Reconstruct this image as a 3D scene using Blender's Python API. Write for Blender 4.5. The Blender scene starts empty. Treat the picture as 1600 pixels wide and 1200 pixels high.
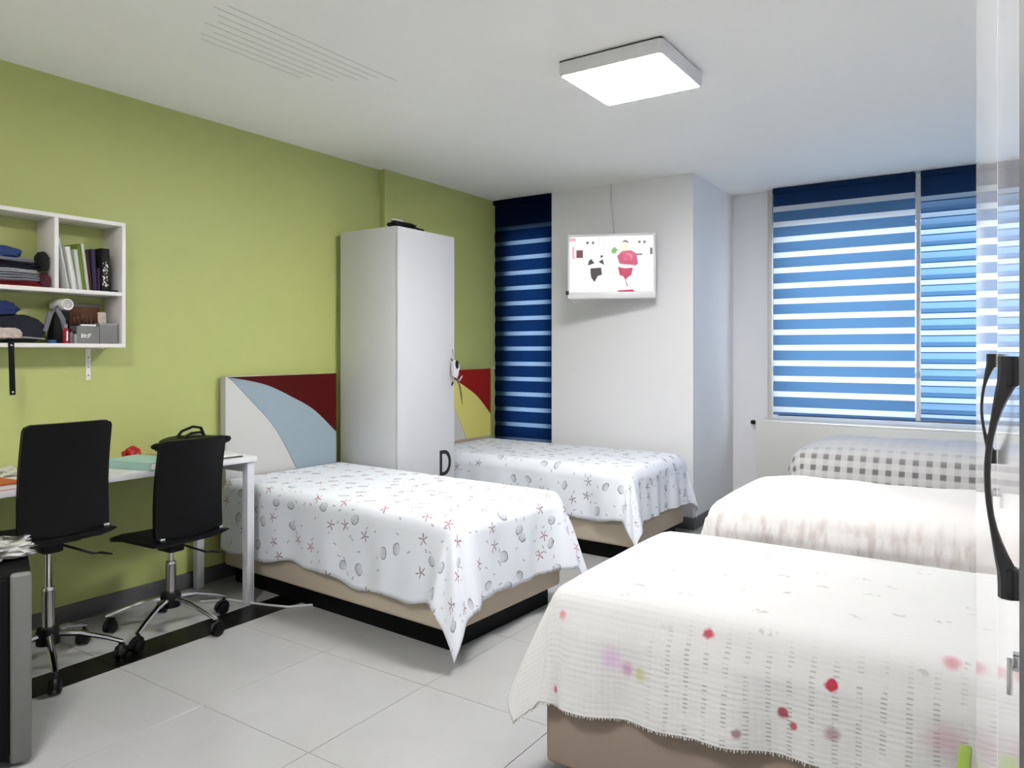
import bpy, bmesh, math, random
from mathutils import Vector, Matrix, noise
random.seed(7)
PI = math.pi
R = math.radians
COL = bpy.context.scene.collection
SC = bpy.context.scene

# ------------------------------------------------------------------ camera, world, lights, exposure
F_PX = 1150.0
YAW = math.atan(770 / 1150)
CAM_H = 1.35
cam_d = bpy.data.cameras.new('camera')
cam = bpy.data.objects.new('camera', cam_d)
COL.objects.link(cam)
cam_d.sensor_fit = 'HORIZONTAL'
cam_d.sensor_width = 36.0
cam_d.lens = 36.0 * F_PX / 1600
cam_d.shift_y = -50 / 1600
cam_d.clip_start = 0.005
cam.location = (0, 0, CAM_H)
cam.rotation_euler = (PI / 2, 0, YAW)
SC.camera = cam

world = bpy.data.worlds.new('overcast_sky')
SC.world = world
world.use_nodes = True
bg = world.node_tree.nodes['Background']
bg.inputs['Color'].default_value = (0.86, 0.93, 1.0, 1)
bg.inputs['Strength'].default_value = 2.6

SC.view_settings.view_transform = 'Standard'
SC.view_settings.look = 'None'
SC.view_settings.gamma = 1
SC.view_settings.use_curve_mapping = False
SC.view_settings.exposure = 1.32
LAMP_STRENGTH = 38.0

def portal(name, x0, x1, z0, z1, y):
    d = bpy.data.lights.new(name, 'AREA')
    d.shape = 'RECTANGLE'
    d.size = x1 - x0
    d.size_y = z1 - z0
    d.cycles.is_portal = True
    o = bpy.data.objects.new(name, d)
    COL.objects.link(o)
    o.location = ((x0 + x1) / 2, y, (z0 + z1) / 2)
    o.rotation_euler = (-PI / 2, 0, 0)
portal('window_portal', -1.60, 0.60, 0.815, 2.36, 6.50)
portal('window_portal', -3.69, -3.275, 0.60, 2.40, 5.56)

# ------------------------------------------------------------------ materials
def srgb(r, g, b):
    def f(v):
        v /= 255.0
        return v / 12.92 if v <= 0.04045 else ((v + 0.055) / 1.055) ** 2.4
    return (f(r), f(g), f(b), 1.0)

class NT:
    """small node-graph helper"""
    def __init__(self, name):
        self.m = bpy.data.materials.new(name)
        self.m.use_nodes = True
        self.t = self.m.node_tree
        self.b = self.t.nodes['Principled BSDF']
        self.out = self.t.nodes['Material Output']
    def n(self, typ, **props):
        nd = self.t.nodes.new(typ)
        for k, v in props.items():
            setattr(nd, k, v)
        return nd
    def link(self, a, b):
        self.t.links.new(a, b)
    def put(self, sock, v):
        if hasattr(v, 'is_output'):
            self.link(v, sock)
        else:
            sock.default_value = v
    def math(self, op, a, b=None, c=None, clamp=False):
        nd = self.n('ShaderNodeMath', operation=op, use_clamp=clamp)
        self.put(nd.inputs[0], a)
        if b is not None: self.put(nd.inputs[1], b)
        if c is not None: self.put(nd.inputs[2], c)
        return nd.outputs[0]
    def vec(self, op, a, b=None, scale=None):
        nd = self.n('ShaderNodeVectorMath', operation=op)
        self.put(nd.inputs[0], a)
        if b is not None: self.put(nd.inputs[1], b)
        if scale is not None: self.put(nd.inputs['Scale'], scale)
        return nd
    def mix(self, fac, a, b):
        nd = self.n('ShaderNodeMix', data_type='RGBA')
        self.put(nd.inputs['Factor'], fac)
        self.put(nd.inputs['A'], a)
        self.put(nd.inputs['B'], b)
        return nd.outputs['Result']
    def step(self, v, e0, e1):
        nd = self.n('ShaderNodeMapRange', interpolation_type='SMOOTHSTEP')
        self.put(nd.inputs['Value'], v)
        nd.inputs['From Min'].default_value = e0
        nd.inputs['From Max'].default_value = e1
        return nd.outputs['Result']
    def noise(self, vec, scale, detail=2.0):
        nd = self.n('ShaderNodeTexNoise')
        if vec is not None: self.link(vec, nd.inputs['Vector'])
        nd.inputs['Scale'].default_value = scale
        nd.inputs['Detail'].default_value = detail
        return nd.outputs['Fac']
    def obj(self):
        return self.n('ShaderNodeTexCoord').outputs['Object']
    def uv(self):
        return self.n('ShaderNodeTexCoord').outputs['UV']
    def bump(self, h, strength=0.2, dist=0.01):
        nd = self.n('ShaderNodeBump')
        nd.inputs['Strength'].default_value = strength
        nd.inputs['Distance'].default_value = dist
        self.link(h, nd.inputs['Height'])
        self.link(nd.outputs['Normal'], self.b.inputs['Normal'])

def plain(name, col, rough=0.5, metal=0.0, spec=0.5, var=0.06, scale=9.0, bump=0.0, bscale=120.0, coat=0.0):
    g = NT(name)
    c = srgb(*col)
    o = g.obj()
    nz = g.noise(o, scale)
    dark = tuple(x * (1 - var) for x in c[:3]) + (1,)
    lite = tuple(min(1, x * (1 + var)) for x in c[:3]) + (1,)
    g.link(g.mix(nz, dark, lite), g.b.inputs['Base Color'])
    g.b.inputs['Roughness'].default_value = rough
    g.b.inputs['Metallic'].default_value = metal
    g.b.inputs['Specular IOR Level'].default_value = spec
    if coat:
        g.b.inputs['Coat Weight'].default_value = coat
        g.b.inputs['Coat Roughness'].default_value = 0.02
    if bump:
        g.bump(g.noise(o, bscale, 3.0), bump, 0.003)
    return g.m

def emit(name, col, strength):
    g = NT(name)
    g.b.inputs['Base Color'].default_value = (0, 0, 0, 1)
    g.b.inputs['Emission Color'].default_value = srgb(*col)
    g.b.inputs['Emission Strength'].default_value = strength
    g.b.inputs['Roughness'].default_value = 0.3
    return g.m

M = {}
M['green'] = plain('green_paint', (176, 184, 112), 0.55, var=0.03, bump=0.05, bscale=300)
M['white_wall'] = plain('white_paint', (232, 232, 234), 0.6, var=0.01, bump=0.04, bscale=300)
M['ceiling'] = plain('ceiling_paint', (245, 245, 243), 0.7, var=0.01)
M['groove'] = plain('ceiling_groove_paint', (150, 150, 148), 0.7, var=0.02)
M['skirting'] = plain('grey_skirting_stone', (92, 92, 93), 0.25, var=0.1, scale=30)
M['grout'] = plain('grey_grout', (140, 140, 138), 0.8)
M['black_stone'] = plain('black_granite', (9, 8, 8), 0.3, spec=.2, var=0.3, scale=150)
M['white_lam'] = plain('white_laminate', (222, 222, 224), 0.3, var=0.01)
M['shelf_lam'] = plain('shelf_laminate', (226, 224, 218), 0.4, var=0.01)
M['gloss'] = plain('white_gloss_lacquer', (228, 228, 232), 0.06, var=0.005, spec=0.6)
M['locker'] = plain('locker_laminate', (201, 202, 204), 0.3, var=0.01)
M['gap'] = plain('dark_carcass', (40, 39, 41), 0.6)
M['black_plastic'] = plain('black_plastic', (8, 8, 9), 0.45, spec=.25)
M['black_leather'] = plain('black_leatherette', (5, 5, 6), 0.45, spec=.18, bump=0.15, bscale=220)
M['chrome'] = plain('chrome', (215, 215, 218), 0.12, metal=1.0)
M['steel'] = plain('brushed_steel', (190, 188, 186), 0.25, metal=1.0)
M['dark_chrome'] = plain('dark_chrome', (30, 29, 30), 0.2, metal=0.4)
M['grey_paint'] = plain('grey_metal_paint', (200, 202, 208), 0.4)
M['grey_edge'] = plain('grey_edge_panel', (100, 101, 98), 0.5, bump=0.1, bscale=60)
M['black_body'] = plain('black_cabinet', (4, 4, 5), 0.5, spec=.15)
M['beige'] = plain('beige_upholstery', (190, 178, 158), 0.8, var=0.06, scale=5, bump=0.2, bscale=400)
M['taupe'] = plain('taupe_upholstery', (140, 124, 112), 0.8, var=0.06, scale=5, bump=0.2, bscale=400)
M['mattress'] = plain('mattress_ticking', (225, 222, 215), 0.9)
M['red_panel'] = plain('dark_red_panel', (72, 4, 4), 0.6, var=0.02, spec=.15)
M['red_panel2'] = plain('brick_red_panel', (140, 26, 20), 0.6, var=0.02, spec=.15)
M['blue_panel'] = plain('pale_blue_panel', (142, 159, 168), 0.45, var=0.02)
M['yellow_panel'] = plain('pale_yellow_panel', (212, 206, 112), 0.45, var=0.02)
M['head_white'] = plain('headboard_white', (194, 194, 191), 0.45, var=0.01)
M['tape'] = plain('beige_edge_strip', (180, 166, 150), 0.7)
M['lime'] = plain('lime_plastic', (122, 148, 38), 0.4, var=0.03)
M['radiator'] = plain('radiator_enamel', (222, 221, 216), 0.35, var=0.01)
M['frame'] = plain('window_frame_paint', (205, 200, 190), 0.4)
M['tv_white'] = plain('tv_white_plastic', (226, 226, 226), 0.3)
M['cable'] = plain('white_cable', (205, 205, 205), 0.5)
M['sticker'] = plain('black_sticker', (12, 12, 12), 0.5)
M['paper'] = plain('white_paper', (230, 230, 226), 0.8)
M['fluff'] = plain('white_plush', (215, 212, 216), 0.95, bump=0.5, bscale=500)
M['olive'] = plain('olive_ribbon', (120, 112, 60), 0.7)
M['mauve'] = plain('mauve_ribbon', (130, 110, 130), 0.7)

def glass_mat():
    g = NT('window_glass')
    tr = g.n('ShaderNodeBsdfTransparent')
    gl = g.n('ShaderNodeBsdfGlossy')
    gl.inputs['Roughness'].default_value = 0.02
    mx = g.n('ShaderNodeMixShader')
    mx.inputs[0].default_value = 0.06
    g.link(tr.outputs[0], mx.inputs[1]); g.link(gl.outputs[0], mx.inputs[2])
    g.link(mx.outputs[0], g.out.inputs['Surface'])
    return g.m
M['glass'] = glass_mat()

def fabric_trans(name, col, tcol, tfac, transp=0.0):
    g = NT(name)
    o = g.obj()
    mp = g.n('ShaderNodeMapping')
    mp.inputs['Scale'].default_value = (1, 1, 40)
    g.link(o, mp.inputs['Vector'])
    nz = g.noise(mp.outputs[0], 12.0)
    df = g.n('ShaderNodeBsdfDiffuse')
    c = srgb(*col)
    g.link(g.mix(nz, tuple(x * .88 for x in c[:3]) + (1,), c), df.inputs['Color'])
    tl = g.n('ShaderNodeBsdfTranslucent')
    tl.inputs['Color'].default_value = srgb(*tcol)
    mx = g.n('ShaderNodeMixShader')
    mx.inputs[0].default_value = tfac
    g.link(df.outputs[0], mx.inputs[1]); g.link(tl.outputs[0], mx.inputs[2])
    last = mx.outputs[0]
    if transp:
        tp = g.n('ShaderNodeBsdfTransparent')
        m2 = g.n('ShaderNodeMixShader')
        m2.inputs[0].default_value = transp
        g.link(last, m2.inputs[1]); g.link(tp.outputs[0], m2.inputs[2])
        last = m2.outputs[0]
    g.link(last, g.out.inputs['Surface'])
    return g.m
M['blind_blue'] = fabric_trans('blue_blind_fabric', (80, 116, 158), (84, 122, 160), 0.36)
M['blind_mid'] = fabric_trans('light_blue_blind_fabric', (118, 155, 198), (122, 162, 200), 0.38)
M['blind_sheer'] = fabric_trans('sheer_blind_fabric', (220, 228, 236), (204, 214, 224), 0.42)
M['blind_pale'] = fabric_trans('pale_sheer_blind_fabric', (180, 205, 228), (176, 200, 222), 0.40)
M['blind_line'] = fabric_trans('dark_blue_blind_fabric', (40, 74, 120), (44, 84, 130), 0.3)
M['blind_top'] = fabric_trans('blue_blind_shaded_fabric', (38, 62, 100), (46, 76, 116), 0.3)  # blue darkened: shade at the blind top, before the lintel, put into the colour
M['blind_navy'] = fabric_trans('navy_blind_fabric', (12, 28, 56), (18, 50, 100), 0.30)
M['blind_navy_sheer'] = fabric_trans('navy_sheer_fabric', (14, 34, 68), (140, 168, 200), 0.42)

def tile_mat():
    g = NT('polished_grey_tile')
    o = g.n('ShaderNodeTexCoord').outputs['Object']
    oi = g.n('ShaderNodeObjectInfo').outputs['Random']
    nz = g.noise(o, 3.0, 3.0)
    sp = g.noise(o, 260.0, 2.0)
    c = g.mix(nz, srgb(158, 158, 158), srgb(174, 174, 174))
    c = g.mix(g.math('MULTIPLY', g.step(sp, 0.56, 0.66), 0.22), c, srgb(120, 120, 118))
    c = g.mix(g.math('MULTIPLY', oi, 0.10), c, srgb(150, 150, 147))
    g.link(c, g.b.inputs['Base Color'])
    g.b.inputs['Roughness'].default_value = 0.16
    g.b.inputs['Specular IOR Level'].default_value = 0.45
    return g.m
M['tile'] = tile_mat()

def print_sheet(name, seed, reds):
    """white sheet printed with starfish and shells (flat print)"""
    g = NT(name)
    uv = g.uv()
    off = g.vec('ADD', uv, (seed, seed * 1.7, 0)).outputs[0]
    def cells(scale, rnd):
        v = g.vec('MULTIPLY', off, (scale, scale, 0)).outputs[0]
        vo = g.n('ShaderNodeTexVoronoi', voronoi_dimensions='2D')
        vo.inputs['Scale'].default_value = 1.0
        vo.inputs['Randomness'].default_value = rnd
        g.link(v, vo.inputs['Vector'])
        lo = g.vec('SUBTRACT', v, vo.outputs['Position']).outputs[0]
        sx = g.n('ShaderNodeSeparateXYZ'); g.link(lo, sx.inputs[0])
        sc = g.n('ShaderNodeSeparateColor'); g.link(vo.outputs['Color'], sc.inputs[0])
        wob = g.noise(off, 38.0, 2.0)
        x = g.math('ADD', sx.outputs[0], g.math('MULTIPLY', g.math('SUBTRACT', wob, .5), .10))
        y = g.math('ADD', sx.outputs[1], g.math('MULTIPLY', g.math('SUBTRACT', g.noise(off, 31.0, 2.0), .5), .10))
        r = g.math('SQRT', g.math('ADD', g.math('MULTIPLY', x, x), g.math('MULTIPLY', y, y)))
        th = g.math('ADD', g.math('ARCTAN2', y, x), g.math('MULTIPLY', sc.outputs[0], 6.28))
        return x, y, r, th, sc
    x, y, r, th, sc = cells(7.8, 0.8)
    arm = g.math('POWER', g.math('MULTIPLY_ADD', g.math('COSINE', g.math('MULTIPLY', th, 5.0)), 0.5, 0.5), 3.0)
    rad = g.math('MULTIPLY_ADD', arm, 0.20, 0.045)
    star = g.step(g.math('SUBTRACT', rad, r), -0.01, 0.03)
    isstar = g.math('GREATER_THAN', sc.outputs[1], 0.52)
    isshell = g.math('LESS_THAN', sc.outputs[1], 0.40)
    # shell: oval with growth lines and a dark rim
    cx = g.math('COSINE', th); sy = g.math('SINE', th)
    rx = g.math('MULTIPLY', g.math('MULTIPLY', r, cx), 1.35)
    ry = g.math('MULTIPLY', r, sy)
    re = g.math('SQRT', g.math('ADD', g.math('MULTIPLY', rx, rx), g.math('MULTIPLY', ry, ry)))
    disk = g.step(re, 0.24, 0.21)
    rim = g.math('MULTIPLY', g.step(re, 0.24, 0.22), g.step(re, 0.165, 0.20))
    ln = g.step(g.math('SINE', g.math('MULTIPLY', g.math('ADD', rx, g.math('MULTIPLY', ry, ry)), 75.0)), 0.2, 0.8)
    shell = g.math('ADD', g.math('MULTIPLY', disk, g.math('MULTIPLY_ADD', ln, 0.40, 0.22)), g.math('MULTIPLY', rim, 0.5), clamp=True)
    shell = g.math('MULTIPLY', shell, g.step(rx, -0.42, 0.16), clamp=True)
    x2, y2, r2, th2, sc2 = cells(17.0, 0.95)
    small = g.math('MULTIPLY', g.step(g.math('SUBTRACT', g.math('MULTIPLY_ADD', g.math('COSINE', g.math('MULTIPLY', th2, 2.0)), 0.07, 0.12), r2), 0.0, 0.04),
                   g.math('GREATER_THAN', sc2.outputs[1], 0.62))
    fine = g.noise(off, 160.0, 2.0)
    base = g.mix(g.noise(off, 4.0), srgb(222, 227, 234), srgb(230, 233, 239))
    c = g.mix(g.math('MULTIPLY', small, 0.55), base, srgb(110, 112, 122))
    c = g.mix(g.math('MULTIPLY', g.math('MULTIPLY', shell, isshell), 0.95), c, srgb(66, 70, 80))
    redd = g.mix(sc.outputs[2], srgb(*reds[0]), srgb(*reds[1]))
    c = g.mix(g.math('MULTIPLY', g.math('MULTIPLY', star, isstar), g.math('MULTIPLY_ADD', fine, 0.6, 0.5), clamp=True), c, redd)
    g.link(c, g.b.inputs['Base Color'])
    g.b.inputs['Roughness'].default_value = 0.85
    g.b.inputs['Specular IOR Level'].default_value = 0.2
    g.bump(g.noise(off, 5.0, 3.0), 0.25, 0.02)
    return g.m
M['sheet_a'] = print_sheet('seashell_print_cotton', 0.37, ((164, 74, 86), (92, 74, 78)))
M['sheet_b'] = print_sheet('seashell_print_cotton_b', 2.91, ((128, 96, 98), (84, 78, 82)))

def spot_blanket():
    """cream woven bedspread with woven dashes and embroidered rosettes; uv in metres"""
    g = NT('cream_woven_cotton')
    uv = g.uv()
    s = g.n('ShaderNodeSeparateXYZ'); g.link(uv, s.inputs[0])
    u, v = s.outputs[0], s.outputs[1]
    base = g.mix(g.noise(uv, 3.0), srgb(204, 204, 203), srgb(212, 212, 211))
    # columns of short woven dashes on the hanging side (v beyond the front edge)
    fu = g.math('FRACT', g.math('MULTIPLY', u, 19.0))
    fv = g.math('FRACT', g.math('MULTIPLY', v, 88.0))
    col = g.math('MULTIPLY', g.step(fu, 0.30, 0.36), g.step(fu, 0.62, 0.56))
    dash = g.math('MULTIPLY', g.step(fv, 0.38, 0.48), g.step(fv, 0.85, 0.75))
    brk = g.step(g.noise(uv, 24.0, 3.0), 0.36, 0.56)
    side = g.math('MULTIPLY', g.step(v, 0.40, 0.54), g.step(u, 1.62, 1.45))
    c = g.mix(g.math('MULTIPLY', g.math('MULTIPLY', col, dash), g.math('MULTIPLY', g.math('MULTIPLY', brk, side), 0.60)), base, srgb(122, 116, 106))
    # horizontal dark weave lines near the foot
    hz = g.step(g.math('SINE', g.math('MULTIPLY', v, 420.0)), 0.2, 1.0)
    c = g.mix(g.math('MULTIPLY', g.math('MULTIPLY', hz, brk), g.math('MULTIPLY', g.step(v, 0.42, 0.60), 0.16)), c, srgb(150, 145, 135))
    n1 = g.noise(uv, 55.0, 3.0)
    nb = g.noise(uv, 14.0, 3.0)
    def spot(c, pu, pv, rad, colr, amt, soft, nz):
        dx = g.math('SUBTRACT', u, pu); dy = g.math('SUBTRACT', v, pv)
        d = g.math('SQRT', g.math('ADD', g.math('MULTIPLY', dx, dx), g.math('MULTIPLY', dy, dy)))
        d = g.math('ADD', d, g.math('MULTIPLY', g.math('SUBTRACT', nz, 0.5), rad * 1.3))
        k = g.step(d, rad * (1 + soft), rad * (1 - soft))
        return g.mix(g.math('MULTIPLY', k, amt), c, srgb(*colr))
    for (pu, pv, rad, colr, amt, soft, rough) in SPOTS:
        c = spot(c, pu, pv, rad, colr, amt, soft, nb if rough else n1)
    # faint little grey stitches on the top
    vo = g.n('ShaderNodeTexVoronoi', voronoi_dimensions='2D')
    vo.inputs['Scale'].default_value = 6.5
    mp = g.n('ShaderNodeMapping'); mp.inputs['Scale'].default_value = (0.7, 1.6, 1)
    g.link(uv, mp.inputs['Vector']); g.link(mp.outputs[0], vo.inputs['Vector'])
    st = g.math('MULTIPLY', g.step(vo.outputs['Distance'], 0.13, 0.09), g.step(v, 0.50, 0.42))
    c = g.mix(g.math('MULTIPLY', g.math('MULTIPLY', st, g.step(n1, 0.48, 0.60)), 0.45), c, srgb(150, 140, 138))
    g.link(c, g.b.inputs['Base Color'])
    g.b.inputs['Roughness'].default_value = 0.9
    g.b.inputs['Specular IOR Level'].default_value = 0.15
    w = g.math('ADD', g.math('SINE', g.math('MULTIPLY', v, 380.0)), g.math('SINE', g.math('MULTIPLY', u, 380.0)))
    g.bump(w, 0.10, 0.002)
    return g.m
_B3 = 0.74   # head end of the near right bed along X
def bs(X, z): return (_B3 - X, 0.45 + (0.64 - z))
SPOTS = []
for (X, z, rad, colr, amt, soft, rough) in [
    (-0.655, 0.63, .013, (186, 50, 78), .9, .35, 0), (-0.345, 0.575, .015, (176, 32, 60), .95, .3, 0),
    (-0.458, 0.475, .014, (150, 35, 62), .9, .4, 0), (-0.432, 0.447, .010, (165, 45, 70), .85, .4, 0),
    (-0.568, 0.40, .011, (120, 60, 75), .7, .5, 0), (-0.342, 0.452, .016, (140, 90, 110), .6, .6, 1),
    (-0.10, 0.68, .016, (190, 90, 110), .6, .6, 1), (-0.930, 0.52, .026, (205, 165, 205), .6, .8, 1),
    (-0.880, 0.50, .018, (190, 120, 165), .7, .7, 1), (-0.838, 0.495, .017, (176, 178, 110), .7, .7, 1),
    (-0.11, 0.50, .034, (190, 150, 165), .55, .8, 1), (-0.07, 0.45, .03, (165, 120, 140), .4, .8, 1),
    (-1.10, 0.60, .012, (200, 130, 140), .8, .5, 0), (-1.14, 0.40, .010, (180, 50, 75), .8, .5, 0)]:
    SPOTS.append(bs(X, z) + (rad, colr, amt, soft, rough))
SPOTS += [(1.95, 0.30, .013, (200, 140, 145), .7, .5, 0)]
M['cream_blanket'] = spot_blanket()

def wrinkle_blanket():
    g = NT('off_white_crumpled_cotton')
    uv = g.uv()
    s = g.n('ShaderNodeSeparateXYZ'); g.link(uv, s.inputs[0])
    v = s.outputs[1]
    mp = g.n('ShaderNodeMapping'); mp.inputs['Scale'].default_value = (3.0, 0.8, 1)
    g.link(uv, mp.inputs['Vector'])
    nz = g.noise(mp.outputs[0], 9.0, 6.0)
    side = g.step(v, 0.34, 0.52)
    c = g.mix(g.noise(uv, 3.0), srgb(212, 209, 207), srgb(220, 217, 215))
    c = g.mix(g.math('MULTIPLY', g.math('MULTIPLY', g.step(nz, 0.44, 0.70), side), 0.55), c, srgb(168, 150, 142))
    g.link(c, g.b.inputs['Base Color'])
    g.b.inputs['Roughness'].default_value = 0.9
    g.b.inputs['Specular IOR Level'].default_value = 0.15
    g.bump(g.math('MULTIPLY', nz, side), 0.5, 0.02)
    return g.m
M['wrinkle_blanket'] = wrinkle_blanket()

def gingham_blanket():
    g = NT('grey_gingham_cotton')
    uv = g.uv()
    s = g.n('ShaderNodeSeparateXYZ'); g.link(uv, s.inputs[0])
    u, v = s.outputs[0], s.outputs[1]
    a = g.step(g.math('SINE', g.math('MULTIPLY', u, 82.0)), -0.2, 0.5)
    b = g.step(g.math('SINE', g.math('MULTIPLY', v, 82.0)), -0.2, 0.5)
    both = g.math('MULTIPLY', a, b)
    either = g.math('MULTIPLY', g.math('ADD', a, b), 0.16)
    k = g.math('ADD', g.math('MULTIPLY', both, 0.55), either, clamp=True)
    side = g.math('MULTIPLY_ADD', g.step(v, 0.28, 0.44), 0.85, 0.08)
    side = g.math('MAXIMUM', side, g.math('MULTIPLY', g.step(u, 1.86, 1.98), 0.7))
    c = g.mix(g.math('MULTIPLY', k, side), srgb(214, 212, 211), srgb(86, 82, 82))
    g.link(c, g.b.inputs['Base Color'])
    g.b.inputs['Roughness'].default_value = 0.9
    g.bump(g.math('SINE', g.math('MULTIPLY', u, 70.0)), 0.15, 0.01)
    return g.m
M['gingham'] = gingham_blanket()

def lamp_mat():
    g = NT('lamp_diffuser')
    o = g.obj()
    vo = g.n('ShaderNodeTexVoronoi'); vo.inputs['Scale'].default_value = 10.0
    vo.inputs['Randomness'].default_value = 0.15
    g.link(o, vo.inputs['Vector'])
    k = g.step(vo.outputs['Distance'], 0.75, 0.30)
    st = g.math('MULTIPLY_ADD', k, LAMP_STRENGTH * 0.25, LAMP_STRENGTH * 0.82)
    g.b.inputs['Base Color'].default_value = (0.8, 0.8, 0.8, 1)
    g.b.inputs['Emission Color'].default_value = (1.0, 0.975, 0.975, 1)
    g.link(st, g.b.inputs['Emission Strength'])
    return g.m
M['lamp'] = lamp_mat()

# ------------------------------------------------------------------ mesh helpers
def link(name, me, mat=None, parent=None):
    o = bpy.data.objects.new(name, me)
    COL.objects.link(o)
    if mat is not None:
        me.materials.clear()
        me.materials.append(M[mat] if isinstance(mat, str) else mat)
    if parent is not None:
        o.parent = parent
    return o

def tag(o, label, cat, group=None):
    o['label'] = label
    o['category'] = cat
    if group: o['group'] = group
    return o

def thing(name, label, cat, loc=(0, 0, 0), rz=0.0, group=None):
    o = bpy.data.objects.new(name, None)
    o.empty_display_size = 0.05
    COL.objects.link(o)
    o.location = loc
    o.rotation_euler = (0, 0, rz)
    return tag(o, label, cat, group)

def struct(o):
    o['kind'] = 'structure'
    return o

class MB:
    """collects shapes into one mesh"""
    def __init__(self):
        self.bm = bmesh.new()
    def _add(self, tmp, mat=None):
        me = bpy.data.meshes.new('tmp')
        tmp.to_mesh(me); tmp.free()
        if mat is not None: me.transform(mat)
        self.bm.from_mesh(me)
        bpy.data.meshes.remove(me)
        return self
    def box(self, x0, x1, y0, y1, z0, z1, bev=0.0, seg=2, mat=None):
        t = bmesh.new()
        bmesh.ops.create_cube(t, size=1.0)
        for v in t.verts:
            v.co = Vector(((x0 + x1) / 2 + v.co.x * (x1 - x0), (y0 + y1) / 2 + v.co.y * (y1 - y0), (z0 + z1) / 2 + v.co.z * (z1 - z0)))
        if bev:
            bmesh.ops.bevel(t, geom=list(t.edges), offset=bev, segments=seg, affect='EDGES', profile=0.5)
        return self._add(t, mat)
    def rings(self, rings, cap=True, closed=True):
        """rings: list of lists of Vector, all one length"""
        t = bmesh.new()
        vs = [[t.verts.new(p) for p in r] for r in rings]
        n = len(vs[0])
        for a, b in zip(vs[:-1], vs[1:]):
            for i in range(n if closed else n - 1):
                j = (i + 1) % n
                t.faces.new((a[i], a[j], b[j], b[i]))
        if cap and closed:
            t.faces.new(list(reversed(vs[0]))); t.faces.new(vs[-1])
        bmesh.ops.recalc_face_normals(t, faces=list(t.faces))
        return self._add(t)
    def tube(self, pts, rad, n=8, mat=None, flat=1.0):
        pts = [Vector(p) for p in pts]
        rs = rad if isinstance(rad, (list, tuple)) else [rad] * len(pts)
        rings = []
        up = Vector((0, 0, 1))
        prev = None
        for i, p in enumerate(pts):
            d = (pts[min(i + 1, len(pts) - 1)] - pts[max(i - 1, 0)]).normalized()
            if prev is None:
                a = up if abs(d.dot(up)) < 0.95 else Vector((1, 0, 0))
                s = d.cross(a).normalized()
            else:
                s = (prev - d * prev.dot(d)).normalized()
            prev = s
            t = s.cross(d).normalized()
            rings.append([p + s * math.cos(2 * PI * k / n) * rs[i] + t * math.sin(2 * PI * k / n) * rs[i] * flat for k in range(n)])
        return self.rings(rings)
    def lathe(self, prof, c=(0, 0, 0), n=20, axis='z'):
        rings = []
        for r, z in prof:
            ring = []
            for k in range(n):
                a = 2 * PI * k / n
                q = (r * math.cos(a), r * math.sin(a), z)
                if axis == 'x': q = (q[2], q[0], q[1])
                if axis == 'y': q = (q[0], q[2], q[1])
                ring.append(Vector((q[0] + c[0], q[1] + c[1], q[2] + c[2])))
            rings.append(ring)
        return self.rings(rings)
    def prism(self, poly, x0, x1, axis='x'):
        """poly in the two other axes, extruded along axis"""
        def q(a, b, t):
            return {'x': Vector((t, a, b)), 'y': Vector((a, t, b)), 'z': Vector((a, b, t))}[axis]
        return self.rings([[q(a, b, x0) for a, b in poly], [q(a, b, x1) for a, b in poly]])
    def blob(self, c, size, sub=3, amp=0.25, freq=4.0, seed=0.0, flat_bottom=True):
        t = bmesh.new()
        bmesh.ops.create_icosphere(t, subdivisions=sub, radius=1.0)
        for v in t.verts:
            nn = noise.noise(v.co * freq * 0.5 + Vector((seed, seed * 2.3, 1))) + 0.5 * noise.noise(v.co * freq + Vector((seed, 5, seed)))
            p = v.co * (1 + amp * nn)
            # superellipsoid-ish fullness
            p = Vector([math.copysign(abs(q) ** 0.75, q) for q in p])
            if flat_bottom and p.z < -0.75: p.z = -0.75
            v.co = Vector((c[0] + p.x * size[0], c[1] + p.y * size[1], c[2] + p.z * size[2]))
        return self._add(t)
    def build(self, name, mat, parent=None, smooth=False, angle=40):
        me = bpy.data.meshes.new(name)
        self.bm.to_mesh(me); self.bm.free()
        if smooth:
            for p in me.polygons: p.use_smooth = True
            try:
                me.set_sharp_from_angle(angle=R(angle))
            except Exception:
                pass
        return link(name, me, mat, parent)

def bx(name, mat, parent, x0, x1, y0, y1, z0, z1, bev=0.0, seg=2):
    return MB().box(x0, x1, y0, y1, z0, z1, bev, seg).build(name, mat, parent, smooth=bev > 0)

# ------------------------------------------------------------------ the room shell
XL, XL2, XR = -3.88, -3.83, 0.86        # left wall, its thicker far part, right wall
YN, YB, YW = -1.30, 5.41, 6.40          # wall behind the camera, pillar wall, window wall
XC = -1.967                             # corner of the pillar wall
ZC = 2.71
YSTEP = 4.02

floor = struct(bx('floor', 'grout', None, XL - .1, XR + .1, YN - .1, YW + .3, -0.12, -0.003))
# tiles: 0.6 m grid; a lighter strip by the wall and a black border strip
tile_cache = {}
def tile(x0, x1, y0, y1, mat):
    g = 0.0012
    key = (round(x1 - x0, 3), round(y1 - y0, 3), mat)
    if key not in tile_cache:
        m = MB().box(-(x1 - x0) / 2 + g, (x1 - x0) / 2 - g, -(y1 - y0) / 2 + g, (y1 - y0) / 2 - g, -0.0029, 0.0, 0.0006, 1)
        me = bpy.data.meshes.new('tile'); m.bm.to_mesh(me); m.bm.free()
        me.materials.append(M[mat])
        tile_cache[key] = me
    o = bpy.data.objects.new('tile' if mat == 'tile' else 'border_tile', tile_cache[key])
    COL.objects.link(o)
    o.location = ((x0 + x1) / 2, (y0 + y1) / 2, 0)
    o.parent = floor
ys = [-1.32 + 0.6 * k for k in range(14)]
xs = [-3.15 + 0.6 * k for k in range(7)] + [XR]
ylist = [max(YN, y) for y in ys if y < YW]
ylist = ylist + [YW]
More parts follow.
